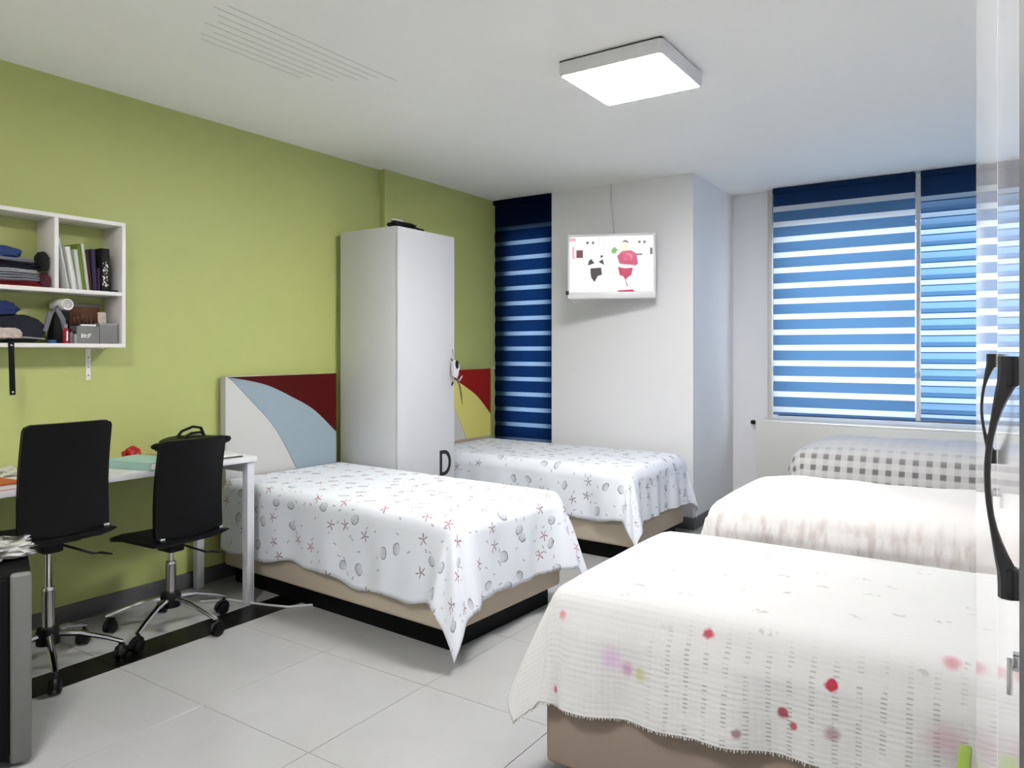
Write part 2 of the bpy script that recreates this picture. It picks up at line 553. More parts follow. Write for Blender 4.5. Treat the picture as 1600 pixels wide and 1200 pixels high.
for a, b in zip(ylist[:-1], ylist[1:]):
    if b - a < 0.02: continue
    for c, d in zip(xs[:-1], xs[1:]):
        # nothing beyond the pillar wall on the left
        if a > YB + 0.02 and d <= XC + 0.05: continue
        tile(c, d, a, b, 'tile')
    if a < YB:
        tile(XL, -3.345, a, b, 'tile')
        tile(-3.345, -3.15, a, b, 'black_stone')

ceil = struct(bx('ceiling', 'ceiling', None, XL - .1, XR + .1, YN - .1, YW + .3, ZC, ZC + .1))
for k in range(8):
    x = -2.90 + k * 0.052
    y0 = 1.92 - 0.02 * k + random.uniform(-.05, .05)
    b = MB().box(x, x + 0.0022, y0, y0 + 0.55 + 0.06 * k, ZC - 0.0006, ZC + 0.001)
    b.build('groove', 'groove', ceil)

m = MB().box(XL - .1, XL, YN, YB + .3, 0, ZC).box(XL - .05, XL2, YSTEP, YB + .3, 0, ZC)
struct(m.build('wall_left', 'green'))
struct(bx('baseboard_left', 'skirting', None, XL - .01, XL + .012, YN, YSTEP, 0, 0.09, .003))
struct(bx('wall_right', 'white_wall', None, XR, XR + .1, YN, YW + .3, 0, ZC))
struct(bx('wall_near', 'white_wall', None, XL, XR, YN - .1, YN, 0, ZC))
# pillar wall with the narrow window, then the return and the window wall
W2 = (-3.69, -3.275, 0.60, 2.40)
m = MB().box(-3.215, XC, YB, YW + .2, 0, ZC)
m.box(XL2, -3.215, YB + .058, YB + .25, 0, W2[2]).box(XL2, -3.215, YB + .058, YB + .25, W2[3], ZC)
m.box(XL2, W2[0], YB + .058, YB + .25, W2[2], W2[3]).box(W2[1], -3.215, YB + .058, YB + .25, W2[2], W2[3])
struct(m.build('wall_far', 'white_wall'))
W1 = (-1.60, 0.60, 0.815, 2.36)
m = MB().box(XC, XR, YW, YW + .25, 0, W1[2]).box(XC, XR, YW, YW + .25, W1[3], ZC)
m.box(XC, W1[0], YW, YW + .25, W1[2], W1[3]).box(W1[1], XR, YW, YW + .25, W1[2], W1[3])
struct(m.build('wall_window', 'white_wall'))
struct(bx('baseboard_far', 'skirting', None, -3.1, XC + .012, YB - .012, YB + .01, 0, 0.09, .003))
struct(bx('baseboard_side', 'skirting', None, XC - .005, XC + .012, YB, YW, 0, 0.09, .003))

def window(name, x0, x1, z0, z1, y, mull):
    t = bpy.data.objects.new(name, None); COL.objects.link(t); struct(t)
    t.location = ((x0 + x1) / 2, y, z0)
    ox, oz = -(x0 + x1) / 2, -z0
    fw = 0.05
    m = MB()
    m.box(x0 + ox, x1 + ox, -.03, .03, 0, fw).box(x0 + ox, x1 + ox, -.03, .03, z1 + oz - fw, z1 + oz)
    m.box(x0 + ox, x0 + ox + fw, -.03, .03, fw, z1 + oz - fw).box(x1 + ox - fw, x1 + ox, -.03, .03, fw, z1 + oz - fw)
    m.build('window_frame', 'frame', t)
    xsx = [x0] + mull + [x1]
    for q in mull:
        bx('mullion', 'frame', t, q + ox - .03, q + ox + .03, -.03, .03, fw, z1 + oz - fw)
    for a, b in zip(xsx[:-1], xsx[1:]):
        bx('pane', 'glass', t, a + ox + .03, b + ox - .03, -.003, .003, fw, z1 + oz - fw)
    return t
window('window_1', *W1, YW + .15, [-0.54])
window('window_2', *W2, YB + .19, [])
struct(bx('trim_1', 'frame', None, -1.665, -1.628, YW - .035, YW, 0.80, ZC, .003))
struct(bx('trim_2', 'white_wall', None, -1.70, XR, YW - .006, YW + .12, 0.785, 0.815, .002))

# ------------------------------------------------------------------ blinds
def blind(x0, x1, z0, y, label, bands, topz, navy=False):
    t = thing('roller_blind', label, 'blind', ((x0 + x1) / 2, y, z0))
    w = (x1 - x0) / 2
    H = ZC - z0
    sh, bl = ('blind_navy_sheer', 'blind_navy') if navy else ('blind_sheer', 'blind_blue')
    bx('headrail', bl if navy else 'blind_top', t, -w, w, -.04, .03, H - .045, H - .002, .008)
    def band(nm, mat, a, b, bulge):
        n = 5
        prof = []
        for i in range(n):
            k = i / (n - 1)
            prof.append((-.004 - bulge * math.sin(PI * k), a + (b - a) * k))
        m_ = MB()
        tb = bmesh.new()
        vs = [[tb.verts.new((sx, p[0], p[1])) for p in prof] for sx in (-w, w)]
        for i in range(n - 1):
            tb.faces.new((vs[0][i], vs[1][i], vs[1][i + 1], vs[0][i + 1]))
        m_._add(tb)
        return m_.build(nm, mat, t, smooth=True)
    band('top_fabric', bl if navy else 'blind_top', topz - z0, H - .03, 0.002)
    z = topz - z0
    k = 0
    while z > 0.03:
        for nm, mat, h_, bu in bands:
            lo = max(0.02, z - h_)
            if z - lo > 0.004:
                band(nm, mat, lo, z, bu)
            z = lo
    bx('bottom_bar', 'blind_mid' if not navy else 'blind_navy', t, -w, w, -.012, .006, 0.0, 0.022, .004)
    return t
BA = [('sheer_band', 'blind_sheer', .045, .001), ('blue_band', 'blind_blue', .083, .006)]
BBd = [('sheer_band', 'blind_pale', .036, .002), ('blue_line', 'blind_line', .008, .0), ('pale_band', 'blind_mid', .044, .004), ('blue_band', 'blind_blue', .030, .003), ('blue_line', 'blind_line', .008, .0)]
BC = [('sheer_band', 'blind_navy_sheer', .036, .001), ('navy_band', 'blind_navy', .098, .008)]
blindA = blind(-1.605, -0.562, 0.83, YW - .075, 'wide blue zebra blind left of the white cord', BA, 2.56)
blindB = blind(-0.525, 0.52, 0.835, YW - .075, 'blue zebra blind right of the white cord, partly behind glossy wardrobe', BBd, 2.52)
blindC = blind(-3.822, -3.217, 0.45, YB + .03, 'narrow dark navy blind beside the pillar wall', BC, 2.47, navy=True)
# pull chains are parts of their blinds
def chain(t, x, z0, z1, mat='cable'):
    m = MB().tube([(x, -.03, z1), (x + .002, -.033, (z0 + z1) / 2), (x, -.03, z0)], .0045, 6)
    m.tube([(x + .012, -.03, z1), (x + .012, -.033, (z0 + z1) / 2), (x, -.03, z0)], .0035, 6)
    c = m.build('pull_chain', mat, t, smooth=True)
    MB().lathe([(.002, 0), (.012, .005), (.014, .03), (.010, .05), (.002, .055)], (x + .004, -.03, z0 - .03), 10).build('chain_weight', mat, c, smooth=True)
chain(blindA, 0.533, 0.35, 1.84)
bx('guide_strip', 'white_lam', blindA, .527, .555, -.016, -.006, 0.0, 1.86)
chain(blindB, 0.31, 0.55, 1.84)
bx('chain_holder', 'white_lam', blindA, -.535, -.52, -.03, .0, .36, .40, .003)
MB().lathe([(.004, 0), (.012, .006), (.012, .02), (.004, .026)], (-.298, -.03, .74), 10, 'z').build('chain_holder', 'white_lam', blindC, smooth=True)

# ------------------------------------------------------------------ radiator under the window
t = thing('panel_radiator', 'white panel radiator under the wide window behind the checked bed', 'radiator', (-0.75, YW - .12, 0.0))
bx('front_panel', 'radiator', t, -1.0, 1.0, .035, .06, .12, .765, .008)
bx('back_panel', 'radiator', t, -1.0, 1.0, .08, .10, .12, .765, .008)
for k in range(9):
    bx('fin', 'radiator', t, -.9 + k * .225, -.89 + k * .225, .06, .08, .14, .75)
bx('top_grille', 'radiator', t, -1.0, 1.0, .035, .10, .755, .772, .004)
v = MB().lathe([(.006, 0), (.017, .004), (.019, .03), (.012, .04), (.004, .043)], (-1.045, .05, .755), 12, 'x').build('valve', 'black_plastic', t, smooth=True)
MB().tube([(-1.02, .05, .755), (-1.0, .05, .755)], .008).build('valve_pipe', 'chrome', v, smooth=True)
for sx in (-.8, .8):
    bx('foot', 'radiator', t, sx - .03, sx + .03, .04, .10, 0, .125)
    bx('wall_bracket', 'steel', t, sx - .02, sx + .02, .098, .1195, .6, .64)

# ------------------------------------------------------------------ ceiling lamp
def ceiling_lamp(x, y, label):
    t = thing('ceiling_lamp', label, 'lamp', (x, y, ZC), 0, 'square ceiling lamps')
    hs, th = .262, .012
    bx('back_plate', 'gap', t, -.252, .252, -.252, .252, -.010, 0, .0)
    def rr(h_, rad, z):
        out = []
        for qx, qy, a0 in ((1, 1, 0), (-1, 1, 90), (-1, -1, 180), (1, -1, 270)):
            for q in range(7):
                a_ = R(a0 + 15 * q)
                out.append(Vector((qx * (h_ - rad) + rad * math.cos(a_), qy * (h_ - rad) + rad * math.sin(a_), z)))
        return out
    rg = [rr(.250, .026, -.0101), rr(hs, .030, -.0101), rr(hs, .030, -.045), rr(hs - .004, .028, -.062), rr(hs - .010, .022, -.069), rr(hs - .015, .014, -.069), rr(hs - .017, .012, -.060)]
    MB().rings(rg, cap=False).build('housing', 'white_lam', t, smooth=True)
    MB().rings([rr(hs - .016, .012, -.052), rr(hs - .016, .012, -.068)]).build('diffuser', 'lamp', t)
ceiling_lamp(-1.48, 3.24, 'square white ceiling lamp, lit, in front of the television')
# the matching lamp over the near half of the long room
ceiling_lamp(-1.48, 0.15, 'square white ceiling lamp over the near half of the room')

# ------------------------------------------------------------------ beds and covers
def sstep(x):
    x = max(0.0, min(1.0, x)); return x * x * (3 - 2 * x)

def cover(name, mat, loc, rz, L, W, top, oh_foot, oh_l, oh_r, label, cat, group=None, r=0.05, waves=0.012, crown=0.0, corner=1.0,
          hem=None, head_in=0.04, flare=0.16, step=0.024, thick=0.004, seed=1.0, puff=0.0, fringe=None, splay=.03, cs=0.0):
    """a cloth laid over a bed: head at x = 0, foot at x = L; hangs over the foot and both long sides"""
    us = []
    u = head_in
    while u < L + oh_foot - 1e-6:
        us.append(u); u += step
    us.append(L + oh_foot)
    vs_ = []
    v = -W / 2 - oh_r
    while v < W / 2 + oh_l - 1e-6:
        vs_.append(v); v += step
    vs_.append(W / 2 + oh_l)
    verts, faces, uvs = [], [], []
    def prof(a):
        """distance a past the edge line -> (outward, down) around a rounded edge"""
        q = r * PI / 2
        st = -r
        if a <= st: return a, 0.0
        s = a - st
        if s < q:
            ang = s / r
            return st + r * math.sin(ang), r * (1 - math.cos(ang))
        return 0.0 + 0.006, r + (s - q)
    for u in us:
        for v in vs_:
            a = u - L
            sgn = 1 if v >= 0 else -1
            ohs = oh_l if sgn > 0 else oh_r
            b = abs(v) - W / 2
            if hem:      # vary the length of the hanging side
                if b > 0: b *= hem(u, sgn)
            w1 = noise.noise(Vector((u * 5, v * 5, seed)))
            if a > -r and b > -r:
                aa, bb = a + r, b + r
                d = math.hypot(aa, bb)
                if aa > 0 and bb > 0 and d > 1e-9:
                    ph = math.atan2(bb, aa)
                    q = r * PI / 2
                    cf = corner if sgn > 0 else 1.0
                    mixc = math.sin(2 * ph)
                    if d < q:
                        ang = d / r
                        o_, dn = r * math.sin(ang), r * (1 - math.cos(ang))
                    else:
                        o_ = r; dn = r + (d - q) * (1 + (cf - 1) * mixc)
                        o_ += (dn - r) * (flare * mixc + splay * math.cos(ph) ** 2 + min(splay, .06) * math.sin(ph) ** 2 + cs) + 0.018 * math.sin(ph * 9 + seed) * min(1, (dn - r) / .15) * mixc
                        o_ += .006
                    x = L - r + o_ * math.cos(ph)
                    y = sgn * (W / 2 - r + o_ * math.sin(ph))
                    z = top - dn
                else:
                    x, y, z = u, v, top
            elif a > -r:
                o_, dn = prof(a)
                hang = max(0, dn - r)
                o_ += waves * (math.sin(v * 17 + seed) + .6 * math.sin(v * 41 + seed * 3)) * min(1, hang / .2) + hang * (splay + cs * math.exp(-max(0.0, -b - r) / .09))
                x, y, z = L + max(o_, -r) + (waves * .8 if hang > 0 else 0), v, top - dn
            elif b > -r:
                o_, dn = prof(b)
                hang = max(0, dn - r)
                o_ += waves * (math.sin(u * 13 + seed) + .6 * math.sin(u * 31 + seed * 2)) * min(1, hang / .2) + hang * (min(splay, .06) + cs * math.exp(-max(0.0, -a - r) / .09))
                x, y, z = u, sgn * (W / 2 + o_ + (waves * .8 if hang > 0 else 0)), top - dn
            else:
                x, y, z = u, v, top
            # crown: the mattress and bedding swell in the middle
            k = sstep((L - u) / .35 + .15) * sstep((W / 2 - abs(v)) / .30 + .1)
            if a < 0 and b < 0:
                z += crown * k + puff * w1 * k
            z = max(z, 0.012)
            verts.append((x, y, z)); uvs.append((u, v))
    nv = len(vs_)
    for i in range(len(us) - 1):
        for j in range(nv - 1):
            faces.append((i * nv + j, (i + 1) * nv + j, (i + 1) * nv + j + 1, i * nv + j + 1))
    me = bpy.data.meshes.new(name)
    me.from_pydata(verts, [], faces)
    uvl = me.uv_layers.new(name='UVMap')
    for lp in me.loops:
        uvl.data[lp.index].uv = uvs[lp.vertex_index]
    for p in me.polygons: p.use_smooth = True
    o = link(name, me, mat)
    o.location = loc; o.rotation_euler = (0, 0, rz)
    md = o.modifiers.new('thick', 'SOLIDIFY'); md.thickness = thick; md.offset = 1.0
    tag(o, label, cat, group)
    if fringe:
        # a knotted edge along the hem, a part of the cover
        m = MB()
        rnd = random.Random(3)
        hemv = [(len(us) - 1) * nv + j for j in range(nv)] + [i * nv + nv - 1 for i in range(len(us))]
        pts = [Vector(verts[i]) for i in hemv]
        for p, q in zip(pts[:-1], pts[1:]):
            if (q - p).length > .2: continue
            for s_ in (0, .34, .67):
                c = p.lerp(q, s_)
                l_ = rnd.uniform(.006, .012)
                m.tube([c, c + Vector((rnd.uniform(-.003, .003), rnd.uniform(-.003, .003), -l_))], [.0028, .0016], 4)
        m.build('fringe', fringe, o)['kind'] = 'stuff'
    return o

def bed(label, head, rz, L, W, base_mat, headboard=None, top=0.585):
    """head: floor point at the middle of the head end; local +x runs to the foot"""
    t = thing('single_bed', label, 'bed', head, rz)
    bevm = .045 if headboard else .08
    bx('bed_base', base_mat, t, 0.02, L, -W / 2, W / 2, .10, .36, .018, 3)
    bx('mattress', 'mattress', t, 0.02, L - .005, -W / 2 + .005, W / 2 - .005, .362, top, bevm, 4)
    bx('under_bed_shade', 'black_body', t, .06, L - .05, -W / 2 + .05, W / 2 - .05, 0, .101)  # black box added to give the dark shadow band under the base
    if headboard:
        red, second, off = headboard
        HW, HB, HT, TH = .82, .30, 1.205, .06
        y0 = off - HW / 2; y1 = off + HW / 2
        hb = bx('headboard', 'head_white', t, -TH + .02, 0.02, y0, y1, HB, HT, .004)
        x0, x1 = .0195, .0235
        def P(fx, fz): return (y0 + fx * HW, HT + .001 - fz * (HT - .60))
        def curve(keys, n):
            out = []
            for q in range(n + 1):
                fx_ = keys[0][0] + (keys[-1][0] - keys[0][0]) * q / n
                for m0 in range(len(keys) - 1):
                    if keys[m0][0] <= fx_ + 1e-9 <= keys[m0 + 1][0] + 2e-9:
                        a_, b_ = keys[m0], keys[m0 + 1]
                        pa = keys[max(0, m0 - 1)]; pb = keys[min(len(keys) - 1, m0 + 2)]
                        w_ = b_[0] - a_[0]
                        k_ = (fx_ - a_[0]) / w_
                        ta = (b_[1] - pa[1]) / (b_[0] - pa[0]) * w_
                        tb_ = (pb[1] - a_[1]) / (pb[0] - a_[0]) * w_
                        k2, k3 = k_ * k_, k_ ** 3
                        out.append(P(fx_, (2 * k3 - 3 * k2 + 1) * a_[1] + (k3 - 2 * k2 + k_) * ta + (-2 * k3 + 3 * k2) * b_[1] + (k3 - k2) * tb_))
                        break
            return out
        arc = curve([(.01, .008), (.19, .05), (.355, .108), (.565, .236), (.775, .39), (1.0, .653)], 24)
        arc2 = curve([(.03, .012), (.19, .23), (.385, .50), (.48, .69), (.61, 1.0)], 18)
        poly = arc + [P(1, 1)] + list(reversed(arc2))
        def slab(nm, poly, mat, xa, xb):
            tb = bmesh.new()
            f0 = tb.faces.new([tb.verts.new((xb, a, b)) for a, b in poly])
            ret = bmesh.ops.extrude_face_region(tb, geom=[f0])
            for v in ret['geom']:
                if isinstance(v, bmesh.types.BMVert): v.co.x = xa
            bmesh.ops.triangulate(tb, faces=[f for f in tb.faces if len(f.verts) > 4])
            bmesh.ops.recalc_face_normals(tb, faces=list(tb.faces))
            return MB()._add(tb).build(nm, mat, hb)
        slab('curved_panel', poly, second, x0, x1)
        slab('corner_panel', arc + [P(1, 0)], red, x0, x1 + .001)
        if off > 0: slab('edge_strip', [(y0, .60), (y1, .60), (y1, .625), (y0, .625)], 'tape', x0, x1 + .002)
    return t

# left side, heads against the green wall
RZ1 = R(-3.0)
bed('beige single bed with a red, pale blue and white headboard', (XL + .075, 3.09, 0), RZ1, 1.80, .88, 'beige', ('red_panel', 'blue_panel', -0.02), top=.592)
hang = lambda u, s: 1.0 + .05 * math.sin(u * 6) + .03 * math.sin(u * 17)
cover('bedspread', 'sheet_a', (XL + .075, 3.09, 0), RZ1, 1.80, .885, .60, .37, .34, .37,
      'seashell and starfish sheet draped to the floor in front of the white locker', 'bedspread', 'seashell print sheets', r=.035, waves=.010, corner=1.0, hem=hang, seed=1.3, flare=.03, cs=.27)
RZ2 = R(-1.5)
bed('beige single bed with a red and yellow headboard beside the navy blind', (XL2 + .062, 4.80, 0), RZ2, 1.80, .88, 'beige', ('red_panel2', 'yellow_panel', 0.03), top=.592)
cover('bedspread', 'sheet_b', (XL2 + .062, 4.80, 0), RZ2, 1.80, .885, .60, .33, .30, .33,
      'seashell sheet on the far bed behind the white locker', 'bedspread', 'seashell print sheets', r=.035, waves=.012, hem=hang, seed=4.1, flare=.08, cs=.16)

# right side, heads against the right wall
B3 = (_B3, 2.37, 0)
bed('taupe single bed nearest the glossy wardrobe, under the cream bedspread', B3, PI, 1.905, .90, 'taupe', top=.625)
hem3 = lambda u, s: (.78 + .30 * sstep((u - .55) / 1.3) + .025 * math.sin(u * 7 + 1)) if s > 0 else 1.0
cover('bedspread', 'cream_blanket', B3, PI, 1.91, .91, .635, .30, .275, .28,
      'cream bedspread with red rosettes and a fringed hem on the nearest bed', 'bedspread', r=.075, waves=.016, crown=.035, hem=hem3, seed=2.2, flare=.10, corner=.80, splay=.42, thick=.006, fringe='mattress')
B4 = (.66, 3.86, 0)
bed('taupe single bed in the middle of the right-hand row', B4, PI, 1.84, .90, 'taupe', top=.625)
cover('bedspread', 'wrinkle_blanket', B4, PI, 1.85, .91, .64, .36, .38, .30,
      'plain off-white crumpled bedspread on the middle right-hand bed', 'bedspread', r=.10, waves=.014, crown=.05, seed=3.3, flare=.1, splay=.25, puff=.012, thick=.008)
B5 = (.62, 5.74, 0)
bed('taupe single bed along the wall under the wide window', B5, PI, 1.86, .84, 'taupe', top=.64)
cover('bedspread', 'gingham', B5, PI, 1.87, .85, .66, .40, .38, .30,
      'grey and white checked bedspread on the bed below the wide window', 'bedspread', r=.10, waves=.010, crown=.07, seed=5.3, flare=.1, splay=.1, puff=.015, thick=.008)

# ------------------------------------------------------------------ white locker between the left beds
LX0, LX1, LY0, LY1, LH = XL2 + .005, -3.292, 3.575, 4.172, 2.176
t = thing('locker', 'tall white locker with letter D standing between the two left beds', 'wardrobe', (LX0, LY0, 0))
lw, ld = LY1 - LY0, LX1 - LX0
bx('body', 'locker', t, 0, ld - .02, 0, lw, 0.0, LH, .002)
dr = bx('door', 'locker', t, ld - .018, ld, .002, lw - .002, .06, LH - .002, .002)
# letter D
def letter_D(w, h, s):
    outer, inner = [], []
    n = 14
    for i in range(n + 1):
        a = -PI / 2 + PI * i / n
        outer.append((w * .30 + (w * .70) * max(0, math.cos(a)) ** .8, h / 2 + h / 2 * math.sin(a)))
        inner.append((w * .30 + (w * .70 - s) * max(0, math.cos(a)) ** .8, h / 2 + (h / 2 - s) * math.sin(a)))
    outer = [(0, 0)] + outer + [(0, h)]
    inner = [(s, s)] + inner + [(s, h - s)]
    tb = bmesh.new()
    n = len(outer)
    for xx in (0, .002):
        pass
    fr_o = [tb.verts.new((.002, a, b)) for a, b in outer]; fr_i = [tb.verts.new((.002, a, b)) for a, b in inner]
    bk_o = [tb.verts.new((0, a, b)) for a, b in outer]; bk_i = [tb.verts.new((0, a, b)) for a, b in inner]
    for i in range(n):
        j = (i + 1) % n
        tb.faces.new((fr_o[i], fr_o[j], fr_i[j], fr_i[i]))
        tb.faces.new((bk_o[j], bk_o[i], fr_o[i], fr_o[j]) if False else (fr_o[j], fr_o[i], bk_o[i], bk_o[j]))
        tb.faces.new((fr_i[i], fr_i[j], bk_i[j], bk_i[i]))
    return tb
dl = MB()._add(letter_D(.125, .180, .026)).build('letter_sticker', 'sticker', dr)
dl.location = (ld, 4.005 - LY0, .478)
lk = MB().lathe([(.012, 0), (.012, .012), (.008, .015)], (ld, 4.135 - LY0, 1.30), 14, 'x').build('lock', 'steel', dr, smooth=True)
# keyring charm hanging from the lock
t = thing('key_charm', 'white plush key charm with ribbons hanging from the locker lock', 'key ring', (LX1 + .022, 4.135, 1.05))
MB().tube([(0, -.012, .32), (0, -.004, .25), (0, 0, .20)], .004, 6).build('key', 'steel', t, smooth=True)
MB().blob((.012, .003, .180), (.022, .030, .058), 3, .5, 5, 4.4, False).build('plush', 'fluff', t, smooth=True)
MB().blob((.034, -.004, .210), (.010, .013, .030), 2, .4, 4, 1.0, False).build('dark_patch', 'black_plastic', t, smooth=True)
MB().tube([(.005, .015, .14), (.01, .035, .10), (.012, .045, .07)], [.012, .016, .008], 6, flat=.4).build('mauve_ribbon', 'mauve', t, smooth=True)
MB().tube([(.01, .05, .075), (.012, .07, .0), (.014, .082, -.08)], [.010, .013, .004], 6, flat=.3).build('olive_ribbon', 'olive', t, smooth=True)
MB().tube([(.012, .04, .085), (.02, .062, .115), (.02, .075, .13)], [.006, .008, .003], 6, flat=.4).build('white_ribbon', 'fluff', t, smooth=True)
MB().tube([(.006, -.03, .06), (.008, -.02, .085)], [.004, .008], 6).build('small_key', 'black_plastic', t, smooth=True)
# things on the locker
t = thing('bag', 'black bag lying flat on top of the white locker', 'bag', (-3.365, 3.655, LH))
MB().blob((0, .05, .020), (.055, .12, .026), 3, .3, 5, 3.0).build('bag_body', 'black_leather', t, smooth=True)
MB().blob((-.02, .01, .052), (.025, .05, .012), 2, .3, 5, 7.0).build('light_pouch', 'head_white', t, smooth=True)
MB().tube([(-.02, .06, .02), (.0, .16, .025), (.04, .22, .008)], .008, 6).build('strap', 'black_leather', t, smooth=True)

# ------------------------------------------------------------------ television on the pillar wall
TW, THt = .676, .50
t = thing('television', 'white wall-mounted television showing two figures, on the pillar wall', 'television', (-2.526, 5.15, 1.762), R(24))
bx('casing', 'tv_white', t, -TW / 2 + .02, TW / 2 - .02, .0, .05, .03, THt - .02, .015, 3)
m = MB()
fw = .018
m.box(-TW / 2, TW / 2, -.012, .02, THt - fw, THt, .004).box(-TW / 2, -TW / 2 + fw, -.012, .02, .05, THt - fw, .004).box(TW / 2 - fw, TW / 2, -.012, .02, .05, THt - fw, .004)
m.build('bezel', 'tv_white', t, smooth=True)
bx('speaker_bar', 'tv_white', t, -TW / 2, TW / 2, -.016, .025, 0.0, .052, .008, 3)
bx('corner_sticker', 'sticker', t, -TW / 2 - .012, -TW / 2 + .012, -.02, -.0, .032, .062, .002)
scr = bx('screen', emit('tv_screen_white', (255, 252, 250), 0.42), t, -TW / 2 + fw, TW / 2 - fw, -.004, .004, .052, THt - fw)
sw, sh_ = TW - 2 * fw, THt - fw - .052
def pic(polys, col, st, nm='picture'):
    mat = emit('tv_picture', col, st * .40)
    for poly in polys:
        m_ = MB()
        tb = bmesh.new()
        tb.faces.new([tb.verts.new((-sw / 2 + a * sw, -.0046, .052 + (1 - b) * sh_)) for a, b in poly])
        bmesh.ops.triangulate(tb, faces=list(tb.faces))
        m_._add(tb)
        m_.build(nm, mat, scr)
def Q(x, y, a, b): return [(x, y), (x + a, y), (x + a, y + b), (x, y + b)]
# coordinates as fractions of the screen, from its top-left corner
pic([[(.57, .36), (.63, .27), (.74, .26), (.80, .32), (.82, .50), (.78, .55), (.70, .54), (.60, .50)],
     [(.58, .55), (.66, .58), (.76, .57), (.74, .70), (.70, .74), (.67, .79), (.64, .72), (.60, .70)],
     [(.58, .975), (.76, .96), (.78, 1.0), (.58, 1.0)]], (205, 30, 90), .9)
pic([[(.62, .36), (.68, .30), (.76, .34), (.75, .44), (.66, .44)]], (240, 130, 165), 1.0)
pic([[(.25, .57), (.38, .56), (.38, .64), (.39, .69), (.34, .71), (.30, .82), (.26, .74), (.25, .65)],
     [(.23, .44), (.26, .40), (.30, .48), (.22, .52)], [(.35, .45), (.40, .41), (.42, .52), (.36, .47)], [(.37, .34), (.40, .34), (.40, .38), (.37, .38)]], (58, 44, 46), .8)
pic([[(.62, .12), (.66, .07), (.70, .09), (.71, .14), (.67, .11)]], (70, 45, 30), .8)
pic([[(.61, .16), (.63, .11), (.70, .12), (.70, .26), (.62, .28)]], (250, 222, 200), 1.05)
pic([[(.50, .25), (.54, .19), (.58, .25), (.55, .31), (.51, .31)]], (90, 175, 90), .9)
pic([Q(.08, .24, .08, .14)], (120, 60, 66), .8)
pic([Q(.03, .18, .025, .22), Q(.0, .02, .07, .06)], (250, 170, 190), 1.0)
pic([Q(.20, .09, .03, .04), Q(.27, .09, .025, .045), Q(.82, .09, .03, .05), Q(.88, .09, .03, .05), Q(.80, .32, .07, .03), Q(.96, .22, .03, .12)], (70, 66, 68), .8)
pic([Q(.35, 0, .004, .20), Q(.41, 0, .003, .4), Q(.60, 0, .004, .32), Q(.745, 0, .004, .28)], (150, 150, 155), .9)
pic([[(.20, .53), (.40, .49), (.42, .54), (.24, .565)], [(.56, .47), (.68, .51), (.80, .53), (.74, .57), (.60, .53)]], (255, 240, 244), 1.2)
pic([[(.665, .78), (.672, .78), (.70, .90), (.69, .91)]], (120, 70, 80), .8)
bx('wall_bracket', 'gap', t, -.05, .05, .045, .2485, .18, .36)
MB().tube([(-.32, .02, .01), (-.29, .03, -.03), (-.22, .04, -.015), (-.15, .03, .0)], .003, 6).build('cord_loop', 'cable', t, smooth=True)
c = MB().tube([(-2.654, YB - .008, ZC), (-2.650, YB - .010, 2.56), (-2.632, YB - .010, 2.43), (-2.620, YB - .012, 2.30), (-2.60, YB - .02, 2.20)], .007, 6).build('antenna_cable', 'cable', None, smooth=True)
tag(c, 'thin white cable running from the ceiling down behind the television', 'cable')

# ------------------------------------------------------------------ desk
DX0, DX1, DY0, DY1, DZ = XL + .015, -3.345, 0.75, 2.53, .79
t = thing('desk', 'long narrow white desk along the green wall', 'desk', ((DX0 + DX1) / 2, (DY0 + DY1) / 2, 0))
cx, cy = (DX0 + DX1) / 2, (DY0 + DY1) / 2
hx, hy = (DX1 - DX0) / 2, (DY1 - DY0) / 2
bx('tabletop', 'white_lam', t, -hx, hx, -hy, hy, DZ - .028, DZ, .003)
for sx in (-1, 1):
    for sy in (-1, 1):
        lx = sx * (hx - .035); ly = sy * (hy - .03)
        bx('leg', 'grey_paint', t, lx - .022, lx + .022, ly - .022, ly + .022, 0, DZ - .028, .003)
for sy in (-1, 1):
    bx('end_rail', 'grey_paint', t, -hx + .06, hx - .06, sy * (hy - .03) - .012, sy * (hy - .03) + .012, DZ - .085, DZ - .028)
bx('back_rail', 'grey_paint', t, -hx + .02, -hx + .04, -hy + .06, hy - .06, DZ - .10, DZ - .028)

def book(label, w, d, h, loc, rz, cov, group=None, lay=True):
    """a closed book lying flat: cover boards and a page block; local x across, y along the spine"""
    t = thing('book', label, 'book', loc, rz, group)
    bx('pages', 'paper', t, .004, w - .004, .004, d - .004, .003, h - .003)
    bx('cover_board', cov, t, 0, w, 0, d, 0, .003)
    bx('cover_board', cov, t, 0, w, 0, d, h - .003, h)
    bx('spine', cov, t, -.002, .002, 0, d, 0, h)
    return t
M['teal_cover'] = plain('teal_book_cover', (158, 194, 184), 0.5, var=.03)
M['orange_cover'] = plain('orange_book_cover', (196, 88, 40), 0.5, var=.04)
M['red_plastic'] = plain('red_rose', (170, 16, 18), 0.5, var=.15)
M['terracotta'] = plain('terracotta_paper', (196, 132, 96), 0.8)
t = thing('book', 'thick pale teal book lying on the desk between the chairs', 'book', (-3.52, 2.00, DZ), R(14))
bx('pages', 'paper', t, -.15, .158, -.105, .102, .004, .032)
bx('cover_board', 'teal_cover', t, -.155, .16, -.11, .105, 0, .004)
bx('cover_board', 'teal_cover', t, -.155, .16, -.11, .105, .032, .036)
bx('spine', 'teal_cover', t, -.16, .16, -.112, -.106, 0, .036)
t = thing('book', 'orange book at the near end of the desk', 'book', (-3.47, 1.27, DZ), R(6))
bx('pages', 'paper', t, -.12, .118, -.13, .128, .003, .021)
bx('cover_board', 'orange_cover', t, -.122, .12, -.132, .13, 0, .003)
bx('cover_board', 'orange_cover', t, -.122, .12, -.132, .13, .021, .026)
bx('spine', 'orange_cover', t, -.124, -.118, -.132, .13, 0, .026)
